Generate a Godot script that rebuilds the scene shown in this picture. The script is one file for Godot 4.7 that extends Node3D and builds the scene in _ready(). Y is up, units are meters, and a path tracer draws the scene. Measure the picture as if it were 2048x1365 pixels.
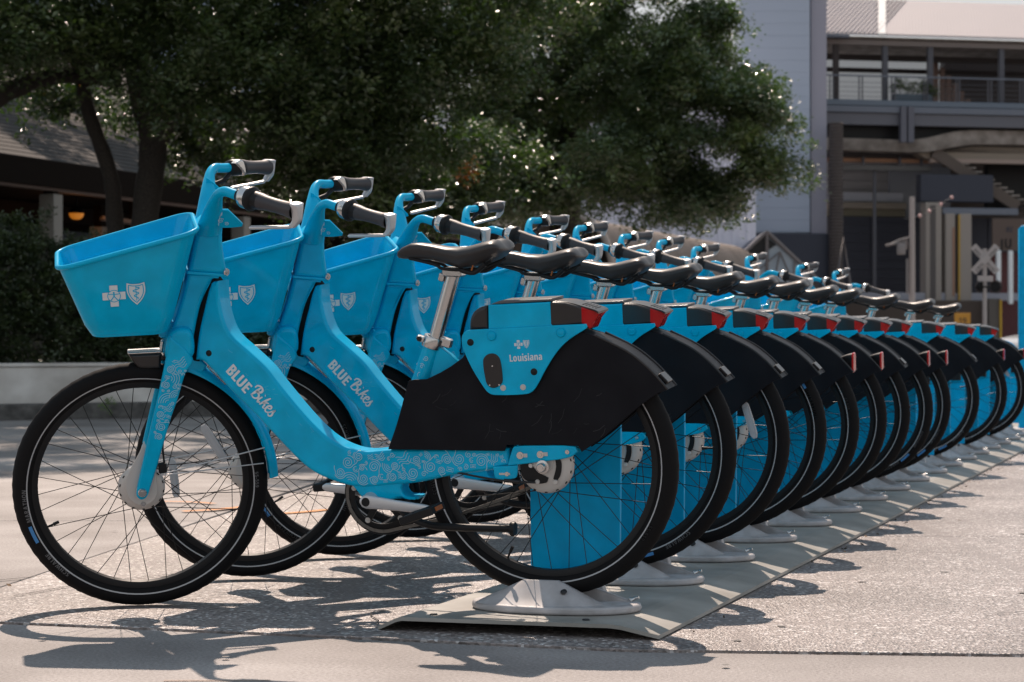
extends Node3D

# ---------------------------------------------------------------- mesh builder
class MB:
	var v := PackedVector3Array()
	var n := PackedVector3Array()
	var u := PackedVector2Array()

	func tri(a: Vector3, b: Vector3, c: Vector3, na: Vector3, nb: Vector3, nc: Vector3, ua := Vector2.ZERO, ub := Vector2.ZERO, uc := Vector2.ZERO):
		var g := (c - a).cross(b - a)
		if g.length_squared() < 1e-16:
			return
		if g.dot(na + nb + nc) >= 0.0:
			v.append(a); v.append(b); v.append(c)
			n.append(na); n.append(nb); n.append(nc)
			u.append(ua); u.append(ub); u.append(uc)
		else:
			v.append(a); v.append(c); v.append(b)
			n.append(na); n.append(nc); n.append(nb)
			u.append(ua); u.append(uc); u.append(ub)

	func quad(a: Vector3, b: Vector3, c: Vector3, d: Vector3, na: Vector3, nb: Vector3, nc: Vector3, nd: Vector3):
		tri(a, b, c, na, nb, nc)
		tri(a, c, d, na, nc, nd)

	func flat(a: Vector3, b: Vector3, c: Vector3, d: Vector3, hint: Vector3):
		var g := (c - a).cross(d - b).normalized()
		if g.dot(hint) < 0.0:
			g = -g
		quad(a, b, c, d, g, g, g, g)

	# box with chamfered edges
	func box(size: Vector3, t := Transform3D(), bev := 0.0):
		var h := size * 0.5
		var b: float = min(bev, min(h.x, min(h.y, h.z)) * 0.9)
		var B := t.basis.orthonormalized()
		for ax in 3:
			for s in [-1.0, 1.0]:
				var a1 := (ax + 1) % 3
				var a2 := (ax + 2) % 3
				var nn := Vector3.ZERO
				nn[ax] = s
				var q := []
				for k in [[-1, -1], [1, -1], [1, 1], [-1, 1]]:
					var p := Vector3.ZERO
					p[ax] = s * h[ax]
					p[a1] = k[0] * (h[a1] - b)
					p[a2] = k[1] * (h[a2] - b)
					q.append(t * p)
				var w := B * nn
				quad(q[0], q[1], q[2], q[3], w, w, w, w)
		if b <= 0.0:
			return
		for ax in 3:
			var a1 := (ax + 1) % 3
			var a2 := (ax + 2) % 3
			for s1 in [-1.0, 1.0]:
				for s2 in [-1.0, 1.0]:
					var n1 := Vector3.ZERO
					n1[a1] = s1
					var n2 := Vector3.ZERO
					n2[a2] = s2
					var q := []
					for e in [-1.0, 1.0]:
						var p := Vector3.ZERO
						p[ax] = e * (h[ax] - b)
						p[a1] = s1 * h[a1]
						p[a2] = s2 * (h[a2] - b)
						q.append(t * p)
						p[a1] = s1 * (h[a1] - b)
						p[a2] = s2 * h[a2]
						q.append(t * p)
					quad(q[0], q[1], q[3], q[2], B * n1, B * n2, B * n2, B * n1)
		for sx in [-1.0, 1.0]:
			for sy in [-1.0, 1.0]:
				for sz in [-1.0, 1.0]:
					tri(t * Vector3(sx * h.x, sy * (h.y - b), sz * (h.z - b)), t * Vector3(sx * (h.x - b), sy * h.y, sz * (h.z - b)), t * Vector3(sx * (h.x - b), sy * (h.y - b), sz * h.z), B * Vector3(sx, 0, 0), B * Vector3(0, sy, 0), B * Vector3(0, 0, sz))

	# rings of equal length joined to a smooth skin
	func loft(rings: Array, closed := true, cap_a := false, cap_b := false, joined := false):
		var m := rings.size()
		var k: int = rings[0].size()
		var nn := []
		var total := 0.0
		for i in m:
			var row := PackedVector3Array()
			var cen := Vector3.ZERO
			for p in rings[i]:
				cen += p
			cen /= k
			var i0: int = (i - 1 + m) % m if joined else maxi(i - 1, 0)
			var i1: int = (i + 1) % m if joined else mini(i + 1, m - 1)
			for j in k:
				var j0: int = (j - 1 + k) % k if closed else maxi(j - 1, 0)
				var j1: int = (j + 1) % k if closed else mini(j + 1, k - 1)
				var d1: Vector3 = rings[i1][j] - rings[i0][j]
				var d2: Vector3 = rings[i][j1] - rings[i][j0]
				var w := d1.cross(d2)
				if w.length() < 1e-12:
					w = Vector3.UP * 1e-9
				w = w.normalized()
				total += w.dot(rings[i][j] - cen)
				row.append(w)
			nn.append(row)
		var sg := 1.0 if total >= 0.0 else -1.0
		for i in (m if joined else m - 1):
			var i1 := (i + 1) % m
			for j in (k if closed else k - 1):
				var j1 := (j + 1) % k
				quad(rings[i][j], rings[i][j1], rings[i1][j1], rings[i1][j], nn[i][j] * sg, nn[i][j1] * sg, nn[i1][j1] * sg, nn[i1][j] * sg)
		for e in 2:
			if (e == 0 and cap_a) or (e == 1 and cap_b):
				var r: PackedVector3Array = rings[0] if e == 0 else rings[m - 1]
				var other: PackedVector3Array = rings[1] if e == 0 else rings[m - 2]
				var cen := Vector3.ZERO
				var oc := Vector3.ZERO
				for j in k:
					cen += r[j]
					oc += other[j]
				cen /= k
				oc /= k
				var g := (r[0] - cen).cross(r[k / 4] - cen).normalized()
				if g.dot(cen - oc) < 0.0:
					g = -g
				for j in k:
					tri(cen, r[j], r[(j + 1) % k], g, g, g)

	func tube(path: PackedVector3Array, rad, sides := 8, caps := true, closed := false):
		var rings := []
		var m := path.size()
		var up := Vector3(0.13, 0.31, 0.94).normalized()
		for i in m:
			var a: Vector3 = path[(i - 1 + m) % m] if closed else path[maxi(i - 1, 0)]
			var b: Vector3 = path[(i + 1) % m] if closed else path[mini(i + 1, m - 1)]
			var d := (b - a).normalized()
			if i == 0 and absf(d.dot(up)) > 0.9:
				up = Vector3(0.94, 0.31, 0.13).normalized()
			var x := (up - d * up.dot(d)).normalized()
			up = x
			var y := d.cross(x)
			var r: float = rad[i] if rad is Array or rad is PackedFloat32Array else rad
			var ring := PackedVector3Array()
			for j in sides:
				var t := TAU * j / sides
				ring.append(path[i] + (x * cos(t) + y * sin(t)) * r)
			rings.append(ring)
		loft(rings, true, caps and not closed, caps and not closed, closed)

	# profile of (radius, along z) turned about z
	func lathe(prof: Array, segs := 24, t := Transform3D(), loop := false, smooth := 0.6):
		var m := prof.size()
		var B := t.basis.orthonormalized()
		var cnt := m if loop else m - 1
		var sn := []
		for i in cnt:
			var d: Vector2 = prof[(i + 1) % m] - prof[i]
			sn.append(Vector2(d.y, -d.x).normalized() if d.length() > 1e-9 else Vector2(1, 0))
		var area := 0.0
		for i in m:
			var a: Vector2 = prof[i]
			var b: Vector2 = prof[(i + 1) % m]
			area += a.cross(b)
		var sg := 1.0 if area > 0.0 else -1.0
		if not loop:
			# outward = away from the axis on the whole
			var s := 0.0
			for i in cnt:
				s += sn[i].x * (prof[i].distance_to(prof[i + 1]))
			sg = 1.0 if s >= 0.0 else -1.0
		for i in cnt:
			var a: Vector2 = prof[i]
			var b: Vector2 = prof[(i + 1) % m]
			var n0: Vector2 = sn[i]
			var n1: Vector2 = sn[i]
			var ip := (i - 1 + cnt) % cnt
			var ix := (i + 1) % cnt
			if (loop or i > 0) and sn[ip].dot(sn[i]) > smooth:
				n0 = (sn[ip] + sn[i]).normalized()
			if (loop or i < cnt - 1) and sn[ix].dot(sn[i]) > smooth:
				n1 = (sn[ix] + sn[i]).normalized()
			for j in segs:
				var t0 := TAU * j / segs
				var t1 := TAU * (j + 1) / segs
				var c0 := Vector3(cos(t0), sin(t0), 0)
				var c1 := Vector3(cos(t1), sin(t1), 0)
				var z := Vector3(0, 0, 1)
				quad(t * (c0 * a.x + z * a.y), t * (c1 * a.x + z * a.y), t * (c1 * b.x + z * b.y), t * (c0 * b.x + z * b.y),
					B * (c0 * n0.x + z * n0.y) * sg, B * (c1 * n0.x + z * n0.y) * sg, B * (c1 * n1.x + z * n1.y) * sg, B * (c0 * n1.x + z * n1.y) * sg)

	# outline in xy pushed along z, with rounded edges
	func extrude(poly: PackedVector2Array, z0: float, z1: float, bev := 0.0, t := Transform3D(), steps := 2, sharp := 0.55):
		var k := poly.size()
		if Geometry2D.is_polygon_clockwise(poly):
			poly = poly.duplicate()
			poly.reverse()
		# now outward normal of edge d is (d.y, -d.x) times the sign of the area
		var ar := 0.0
		for i in k:
			ar += poly[i].cross(poly[(i + 1) % k])
		var sg := 1.0 if ar > 0.0 else -1.0
		var en := []
		for i in k:
			var d := (poly[(i + 1) % k] - poly[i]).normalized()
			en.append(Vector2(d.y, -d.x) * sg)
		var mit := []
		for i in k:
			var a: Vector2 = en[(i - 1 + k) % k]
			var b: Vector2 = en[i]
			mit.append((a + b) / maxf(1.0 + a.dot(b), 0.35))
		var B := t.basis.orthonormalized()
		var lev := []   # (inset, z, normal out share, normal z share)
		if bev > 0.0:
			for s in steps + 1:
				var f := PI / 2 * s / steps
				lev.append([bev * (1.0 - sin(f)), z0 + bev * (1.0 - cos(f)), sin(f), -cos(f)])
			for s in steps + 1:
				var f := PI / 2 * s / steps
				lev.append([bev * (1.0 - cos(f)), z1 - bev * (1.0 - sin(f)), cos(f), sin(f)])
		else:
			lev = [[0.0, z0, 1.0, 0.0], [0.0, z1, 1.0, 0.0]]
		for l in lev.size() - 1:
			var A = lev[l]
			var C = lev[l + 1]
			for i in k:
				var j := (i + 1) % k
				var na: Vector2 = en[i]
				var nb: Vector2 = en[i]
				if en[(i - 1 + k) % k].dot(en[i]) > sharp:
					na = (en[(i - 1 + k) % k] + en[i]).normalized()
				if en[j].dot(en[i]) > sharp:
					nb = (en[j] + en[i]).normalized()
				var p0: Vector2 = poly[i] - mit[i] * A[0]
				var p1: Vector2 = poly[j] - mit[j] * A[0]
				var q0: Vector2 = poly[i] - mit[i] * C[0]
				var q1: Vector2 = poly[j] - mit[j] * C[0]
				quad(t * Vector3(p0.x, p0.y, A[1]), t * Vector3(p1.x, p1.y, A[1]), t * Vector3(q1.x, q1.y, C[1]), t * Vector3(q0.x, q0.y, C[1]),
					B * Vector3(na.x * A[2], na.y * A[2], A[3]), B * Vector3(nb.x * A[2], nb.y * A[2], A[3]), B * Vector3(nb.x * C[2], nb.y * C[2], C[3]), B * Vector3(na.x * C[2], na.y * C[2], C[3]))
		var ins := PackedVector2Array()
		for i in k:
			ins.append(poly[i] - mit[i] * bev)
		var ix := Geometry2D.triangulate_polygon(ins)
		if ix.is_empty():
			ix = Geometry2D.triangulate_polygon(poly)
		var za := B * Vector3(0, 0, -1)
		var zb := B * Vector3(0, 0, 1)
		for q in range(0, ix.size(), 3):
			var a := ins[ix[q]]
			var b := ins[ix[q + 1]]
			var c := ins[ix[q + 2]]
			tri(t * Vector3(a.x, a.y, z0), t * Vector3(b.x, b.y, z0), t * Vector3(c.x, c.y, z0), za, za, za)
			tri(t * Vector3(a.x, a.y, z1), t * Vector3(b.x, b.y, z1), t * Vector3(c.x, c.y, z1), zb, zb, zb)

	# a flat stroke lying in xy, facing +z
	func ribbon(path: PackedVector2Array, w, t := Transform3D(), closed := false):
		var m := path.size()
		var zn := t.basis.orthonormalized() * Vector3(0, 0, 1)
		var l := []
		var r := []
		for i in m:
			var a: Vector2 = path[(i - 1 + m) % m] if closed else path[maxi(i - 1, 0)]
			var b: Vector2 = path[(i + 1) % m] if closed else path[mini(i + 1, m - 1)]
			var d := (b - a).normalized()
			var s: Vector2 = Vector2(-d.y, d.x) * ((w[i] if w is Array else w) * 0.5)
			l.append(t * Vector3(path[i].x + s.x, path[i].y + s.y, 0))
			r.append(t * Vector3(path[i].x - s.x, path[i].y - s.y, 0))
		for i in (m if closed else m - 1):
			var j := (i + 1) % m
			quad(l[i], r[i], r[j], l[j], zn, zn, zn, zn)

	func fill(poly: PackedVector2Array, t := Transform3D()):
		var ix := Geometry2D.triangulate_polygon(poly)
		var zn := t.basis.orthonormalized() * Vector3(0, 0, 1)
		for q in range(0, ix.size(), 3):
			var a := poly[ix[q]]
			var b := poly[ix[q + 1]]
			var c := poly[ix[q + 2]]
			tri(t * Vector3(a.x, a.y, 0), t * Vector3(b.x, b.y, 0), t * Vector3(c.x, c.y, 0), zn, zn, zn)

	func mesh() -> ArrayMesh:
		var a := []
		a.resize(Mesh.ARRAY_MAX)
		a[Mesh.ARRAY_VERTEX] = v
		a[Mesh.ARRAY_NORMAL] = n
		a[Mesh.ARRAY_TEX_UV] = u
		var m := ArrayMesh.new()
		m.add_surface_from_arrays(Mesh.PRIMITIVE_TRIANGLES, a)
		return m

# ---------------------------------------------------------------- small helpers
var used := {}

func numbered(s: String) -> String:
	if not used.has(s):
		used[s] = 0
		return s
	used[s] += 1
	return "%s_%03d" % [s, used[s]]

func tag(o: Node, label := "", category := "", group := "", kind := ""):
	if label: o.set_meta("label", label)
	if category: o.set_meta("category", category)
	if group: o.set_meta("group", group)
	if kind: o.set_meta("kind", kind)
	return o

func thing(called: String, at := Vector3.ZERO, turn := 0.0) -> Node3D:
	var o := Node3D.new()
	o.name = numbered(called)
	add_child(o)
	o.position = at
	o.rotation.y = turn
	return o

func part(called: String, m, mat: Material, parent: Node, t := Transform3D()) -> MeshInstance3D:
	var o := MeshInstance3D.new()
	o.name = called if parent != self else numbered(called)
	o.mesh = m.mesh() if m is MB else m
	o.material_override = mat
	o.transform = t
	parent.add_child(o, true)
	return o

func lin(r: float, g: float, b: float) -> Color:
	return Color(r, g, b).linear_to_srgb()

func mat(c: Color, rough := 0.5, metal := 0.0, coat := 0.0) -> StandardMaterial3D:
	var m := StandardMaterial3D.new()
	m.albedo_color = c
	m.roughness = rough
	m.metallic = metal
	if coat > 0.0:
		m.clearcoat_enabled = true
		m.clearcoat = coat
		m.clearcoat_roughness = 0.06
	return m

func noise_tex(freq: float, lo: Color, hi: Color, sd: int, size := 512, kind := FastNoiseLite.TYPE_SIMPLEX_SMOOTH, oct := 5, as_normal := 0.0, pts := []) -> NoiseTexture2D:
	var f := FastNoiseLite.new()
	f.noise_type = kind
	f.frequency = freq
	f.seed = sd
	f.fractal_octaves = oct
	if kind == FastNoiseLite.TYPE_CELLULAR:
		f.cellular_return_type = FastNoiseLite.RETURN_CELL_VALUE if as_normal == 0.0 else FastNoiseLite.RETURN_DISTANCE
		f.fractal_type = FastNoiseLite.FRACTAL_NONE
	var t := NoiseTexture2D.new()
	t.width = size
	t.height = size
	t.seamless = true
	t.noise = f
	if as_normal > 0.0:
		t.as_normal_map = true
		t.bump_strength = as_normal
	else:
		var g := Gradient.new()
		if pts.is_empty():
			g.set_color(0, lo)
			g.set_color(1, hi)
		else:
			var offs := PackedFloat32Array()
			var cols := PackedColorArray()
			for p in pts:
				offs.append(p[0])
				cols.append(p[1])
			g.offsets = offs
			g.colors = cols
		t.color_ramp = g
	return t

func world_tex(m: StandardMaterial3D, s: float):
	m.uv1_triplanar = true
	m.uv1_world_triplanar = true
	m.uv1_scale = Vector3.ONE * s
	return m

func blotch(m: StandardMaterial3D, t: Texture2D, s: float):
	m.detail_enabled = true
	m.detail_blend_mode = BaseMaterial3D.BLEND_MODE_MUL
	m.detail_albedo = t
	m.detail_uv_layer = BaseMaterial3D.DETAIL_UV_2
	m.uv2_triplanar = true
	m.uv2_world_triplanar = true
	m.uv2_scale = Vector3.ONE * s
	return m

func v2(a: Array, k := 0.001) -> PackedVector2Array:
	var p := PackedVector2Array()
	for i in range(0, a.size(), 2):
		p.append(Vector2(a[i], a[i + 1]) * k)
	return p

# closed or open outline rounded by Catmull-Rom; corners sharper than the limit stay
func smooth(p: PackedVector2Array, n := 4, limit := 0.5, closed := true) -> PackedVector2Array:
	var k := p.size()
	var hard := []
	for i in k:
		if not closed and (i == 0 or i == k - 1):
			hard.append(true)
			continue
		var a := (p[i] - p[(i - 1 + k) % k]).normalized()
		var b := (p[(i + 1) % k] - p[i]).normalized()
		hard.append(a.dot(b) < limit)
	var o := PackedVector2Array()
	for i in (k if closed else k - 1):
		var p1 := p[i]
		var p2 := p[(i + 1) % k]
		var gap := p1.distance_to(p2)
		var t1 := (p2 - p1)
		var t2 := (p2 - p1)
		if not hard[i]:
			t1 = (p2 - p[(i - 1 + k) % k]).normalized() * gap
		if not hard[(i + 1) % k]:
			t2 = (p[(i + 2) % k] - p1).normalized() * gap
		for s in n:
			var t := float(s) / n
			var h := t * t * (3.0 - 2.0 * t)
			o.append(p1 * (1.0 - h) + p2 * h + t1 * (t * (1.0 - t) * (1.0 - t)) - t2 * (t * t * (1.0 - t)))
	if not closed:
		o.append(p[k - 1])
	return o

func smooth3(p: Array, n := 4) -> PackedVector3Array:
	var o := PackedVector3Array()
	var k := p.size()
	for i in k - 1:
		var a: Vector3 = p[maxi(i - 1, 0)]
		var d: Vector3 = p[mini(i + 2, k - 1)]
		for s in n:
			o.append(p[i].cubic_interpolate(p[i + 1], a, d, float(s) / n))
	o.append(p[k - 1])
	return o

func along(a: Vector3, b: Vector3) -> Transform3D:   # z axis from a towards b
	var z := (b - a).normalized()
	var x := Vector3.UP.cross(z)
	if x.length() < 0.01:
		x = Vector3.RIGHT
	x = x.normalized()
	return Transform3D(Basis(x, z.cross(x), z), a)

func disc(c: Vector2, r: float, n := 20) -> PackedVector2Array:
	var p := PackedVector2Array()
	for i in n:
		p.append(c + Vector2.from_angle(TAU * i / n) * r)
	return p

func words(s: String, h: float, depth := 0.001, bold := true) -> TextMesh:
	var t := TextMesh.new()
	var f := SystemFont.new()
	f.font_names = PackedStringArray(["Droid Sans"])
	f.font_weight = 700 if bold else 400
	t.font = f
	t.text = s
	t.font_size = 64
	t.pixel_size = h / 46.0      # capitals h metres tall
	t.depth = depth
	t.curve_step = 2.0
	return t

func zt(at: float) -> Transform3D:
	return Transform3D(Basis(), Vector3(0, 0, at))

# ---------------------------------------------------------------- measured facts
const YAW := 0.3002        # the bikes stand turned this far from the picture plane
const LEAN := 0.0907       # and lean on their docks
const STEER := 0.5191      # front wheels fall towards the near side
const HEAD := 0.3101       # steering axis back from upright
const FIRST := Vector3(0.0955, 0.0675, -5.4608)
const ROW := Vector3(0.31201, 0.0, -0.95008)
const SPACING := 0.6761
const AXLE := Vector3(-1.1087, 0.2612, 0.0)
const HINGE := Vector3(-1.0611, 0.2460, 0.0)

var M := {}
var steer := Transform3D()

func _ready():
	# ---- camera
	var cam := Camera3D.new()
	cam.name = "camera"
	add_child(cam)
	cam.position = Vector3(0, 0.6943, 0)
	cam.rotation.x = 0.0008
	var lens := CameraAttributesPhysical.new()
	lens.frustum_focal_length = 112.8
	lens.frustum_focus_distance = 5.6
	lens.exposure_aperture = 13.0
	lens.frustum_near = 0.1
	lens.frustum_far = 600.0
	cam.attributes = lens
	cam.fov = 17.633
	cam.near = 0.1
	cam.far = 600.0
	cam.current = true
	# ---- sky
	var we := WorldEnvironment.new()
	we.name = "environment"
	var e := Environment.new()
	e.background_mode = Environment.BG_SKY
	var sk := ProceduralSkyMaterial.new()
	sk.sky_top_color = Color(0.64, 0.70, 0.76)
	sk.sky_horizon_color = Color(0.95, 0.93, 0.90)
	sk.sky_curve = 0.16
	sk.ground_bottom_color = Color(0.32, 0.30, 0.29)
	sk.ground_horizon_color = Color(0.60, 0.60, 0.62)
	sk.sky_energy_multiplier = 1.02
	sk.sun_angle_max = 12.0
	var sky := Sky.new()
	sky.sky_material = sk
	e.sky = sky
	e.background_energy_multiplier = 1.0
	e.tonemap_mode = Environment.TONE_MAPPER_LINEAR
	e.tonemap_exposure = 1.03
	e.sdfgi_enabled = true
	e.ssao_enabled = true
	e.ssil_enabled = true
	we.environment = e
	add_child(we)
	# ---- sun, behind the row and high
	var sun := DirectionalLight3D.new()
	sun.name = "sun"
	sun.light_energy = 1.6
	sun.light_color = Color(1.0, 0.915, 0.845)
	sun.light_angular_distance = 0.5
	sun.shadow_enabled = true
	add_child(sun)
	sun.look_at_from_position(Vector3.ZERO, Vector3(0.09, -1.0, 0.8), Vector3.UP)

	steer = Transform3D(Basis(Vector3(sin(HEAD), cos(HEAD), 0), STEER), Vector3.ZERO)
	steer.origin = HINGE - steer.basis * HINGE
	materials()
	ground()
	left_side()
	right_side()
	docks()
	bikes()
	trees()
	litter()

func materials():
	M.blue = mat(lin(0.0, 0.51, 0.83), 0.34, 0.0, 0.30)
	M.blue.metallic_specular = 0.15
	M.blue_sheet = mat(lin(0.0, 0.43, 0.79), 0.40)
	M.blue_sheet.metallic_specular = 0.25
	var wear := noise_tex(0.012, Color(0.86, 0.87, 0.88), Color(1, 1, 1), 3, 512, FastNoiseLite.TYPE_SIMPLEX_SMOOTH, 6)
	var gloss := noise_tex(0.02, Color(0.48, 0.48, 0.48), Color(0.95, 0.95, 0.95), 4, 512, FastNoiseLite.TYPE_SIMPLEX_SMOOTH, 6)
	for k in ["blue", "blue_sheet"]:
		blotch(M[k], wear, 1.6)
		M[k].uv2_world_triplanar = false
		M[k].roughness_texture = gloss
		M[k].roughness = 0.55
		M[k].uv1_triplanar = true
		M[k].uv1_scale = Vector3.ONE * 2.1
	M.black = mat(lin(0.011, 0.011, 0.012), 0.45)
	M.black.metallic_specular = 0.35
	var scuff := noise_tex(0.02, Color(0.5, 0.5, 0.5), Color(0.85, 0.85, 0.85), 8, 512)
	M.guard = mat(Color.WHITE, 0.62)
	M.guard.albedo_texture = noise_tex(0.010, lin(0.009, 0.009, 0.0115), lin(0.015, 0.0155, 0.019), 14, 512, FastNoiseLite.TYPE_SIMPLEX_SMOOTH, 6)
	M.guard.metallic_specular = 0.2
	M.guard.roughness_texture = scuff
	M.guard.uv1_triplanar = true
	M.guard.uv1_scale = Vector3.ONE * 1.3
	M.cap = mat(lin(0.022, 0.019, 0.019), 0.3)
	M.rubber = mat(lin(0.009, 0.0085, 0.009), 0.7)
	M.rubber.metallic_specular = 0.25
	M.grip = mat(lin(0.042, 0.038, 0.042), 0.5)
	M.saddle = mat(lin(0.040, 0.036, 0.036), 0.38)
	M.saddle.metallic_specular = 0.4
	M.steel = mat(lin(0.62, 0.61, 0.60), 0.26, 1.0)
	M.alloy = mat(lin(0.60, 0.60, 0.61), 0.42, 0.65)
	M.cream = mat(lin(0.58, 0.55, 0.52), 0.45, 0.25)
	M.dark_metal = mat(lin(0.03, 0.03, 0.032), 0.4, 0.6)
	M.spoke = mat(lin(0.012, 0.012, 0.012), 0.35, 0.5)
	M.stripe = mat(lin(0.42, 0.42, 0.43), 0.4)
	M.print = mat(lin(0.70, 0.74, 0.76), 0.45)
	M.faint = mat(lin(0.42, 0.63, 0.72), 0.5)
	M.red = mat(lin(0.46, 0.007, 0.009), 0.18, 0.0, 0.15)
	M.red.metallic_specular = 0.35
	M.orange = mat(lin(0.36, 0.10, 0.015), 0.35)
	M.clear = mat(lin(0.46, 0.47, 0.49), 0.22)
	M.foot = mat(lin(0.55, 0.535, 0.545), 0.55)
	blotch(M.foot, noise_tex(0.02, Color(0.78, 0.77, 0.76), Color(1, 1, 1), 21, 512), 1.5)
	M.plate = mat(lin(0.43, 0.41, 0.375), 0.5)
	blotch(M.plate, noise_tex(0.010, Color(0.74, 0.74, 0.73), Color(1, 1, 1), 31, 512, FastNoiseLite.TYPE_SIMPLEX_SMOOTH, 6), 0.7)
	M.tyre_text = mat(lin(0.12, 0.12, 0.125), 0.6)
	M.tyre_blue = mat(lin(0.05, 0.22, 0.50), 0.5)
	# concrete with exposed stones, plain concrete
	var g := lin(0.40, 0.365, 0.345)
	M.pebble = mat(Color.WHITE, 0.42)
	M.pebble.albedo_texture = noise_tex(0.125, g, g, 5, 1024, FastNoiseLite.TYPE_CELLULAR, 1, 0.0, [[0.0, lin(0.10, 0.088, 0.082)], [0.12, lin(0.22, 0.193, 0.182)], [0.5, lin(0.335, 0.283, 0.266)], [0.80, lin(0.41, 0.350, 0.330)], [0.89, lin(0.48, 0.435, 0.42)], [0.92, lin(0.86, 0.82, 0.80)], [1.0, lin(0.95, 0.92, 0.90)]])
	M.pebble.normal_enabled = true
	M.pebble.normal_texture = noise_tex(0.125, g, g, 5, 1024, FastNoiseLite.TYPE_CELLULAR, 1, 5.0)
	M.pebble.normal_scale = 0.5
	M.pebble.metallic_specular = 0.6
	world_tex(M.pebble, 1.0)
	var big := noise_tex(0.006, Color(0.70, 0.685, 0.68), Color(1, 1, 1), 11, 1024, FastNoiseLite.TYPE_SIMPLEX_SMOOTH, 7)
	blotch(M.pebble, big, 0.16)
	M.concrete = mat(Color.WHITE, 0.62)
	M.concrete.albedo_texture = noise_tex(0.09, g, g, 6, 1024, FastNoiseLite.TYPE_SIMPLEX_SMOOTH, 4, 0.0, [[0.0, lin(0.20, 0.18, 0.17)], [0.35, lin(0.33, 0.302, 0.29)], [0.65, lin(0.39, 0.358, 0.345)], [1.0, lin(0.58, 0.545, 0.53)]])
	M.concrete.normal_enabled = true
	M.concrete.normal_texture = noise_tex(0.16, g, g, 9, 1024, FastNoiseLite.TYPE_SIMPLEX_SMOOTH, 3, 2.5)
	M.concrete.normal_scale = 0.5
	world_tex(M.concrete, 0.9)
	blotch(M.concrete, big, 0.19)
	M.asphalt = mat(Color.WHITE, 0.75)
	M.asphalt.albedo_texture = noise_tex(0.12, g, g, 16, 512, FastNoiseLite.TYPE_SIMPLEX_SMOOTH, 4, 0.0, [[0.0, lin(0.28, 0.265, 0.255)], [1.0, lin(0.46, 0.435, 0.42)]])
	world_tex(M.asphalt, 0.8)
	blotch(M.asphalt, big, 0.08)
	M.dirt = mat(lin(0.045, 0.04, 0.036), 0.95)
	M.stucco = mat(lin(0.80, 0.77, 0.73), 0.8)
	blotch(M.stucco, noise_tex(0.008, Color(0.72, 0.70, 0.68), Color(1, 1, 1), 41, 512, FastNoiseLite.TYPE_SIMPLEX_SMOOTH, 6), 0.5)
	M.kerb = mat(lin(0.17, 0.16, 0.15), 0.85)
	blotch(M.kerb, noise_tex(0.02, Color(0.5, 0.5, 0.5), Color(1, 1, 1), 42, 512), 0.9)
	M.bark = mat(Color.WHITE, 0.9)
	M.bark.albedo_texture = noise_tex(0.05, lin(0.022, 0.018, 0.015), lin(0.085, 0.07, 0.058), 51, 512)
	world_tex(M.bark, 1.2)
	M.leaf = leaf_mat(lin(0.098, 0.132, 0.058), 0.25)
	M.bright_leaf = leaf_mat(lin(0.140, 0.178, 0.095), 0.25)
	M.bush_leaf = leaf_mat(lin(0.060, 0.085, 0.038), 0.35)
	M.navy = mat(lin(0.030, 0.034, 0.052), 0.6)

func leaf_mat(c: Color, rough: float) -> StandardMaterial3D:
	var m := mat(Color.WHITE, rough)
	m.vertex_color_use_as_albedo = true
	m.albedo_color = c
	m.metallic_specular = 0.7
	m.backlight_enabled = true
	m.backlight = Color(0.60, 0.78, 0.22)
	m.cull_mode = BaseMaterial3D.CULL_DISABLED
	return m

func P(x: float, d: float) -> Vector2:
	return Vector2(x, d)

# slab lying flat: outline as (x, distance ahead)
func slab(parent: Node, m: Material, pts: Array, top := 0.0, thick := 0.05):
	var b := MB.new()
	var t := Transform3D(Basis(Vector3(1, 0, 0), Vector3(0, 0, -1), Vector3(0, 1, 0)), Vector3(0, top - thick, 0))
	b.extrude(PackedVector2Array(pts), 0.0, thick, 0.003, t)
	return part("slab", b, m, parent)

func stroke(parent: Node, called: String, m: Material, pts: Array, w: float, y := 0.004):
	var b := MB.new()
	var t := Transform3D(Basis(Vector3(1, 0, 0), Vector3(0, 0, -1), Vector3(0, 1, 0)), Vector3(0, y, 0))
	b.ribbon(smooth(PackedVector2Array(pts), 4, 0.3, false), w, t)
	return part(called, b, m, parent)

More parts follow.
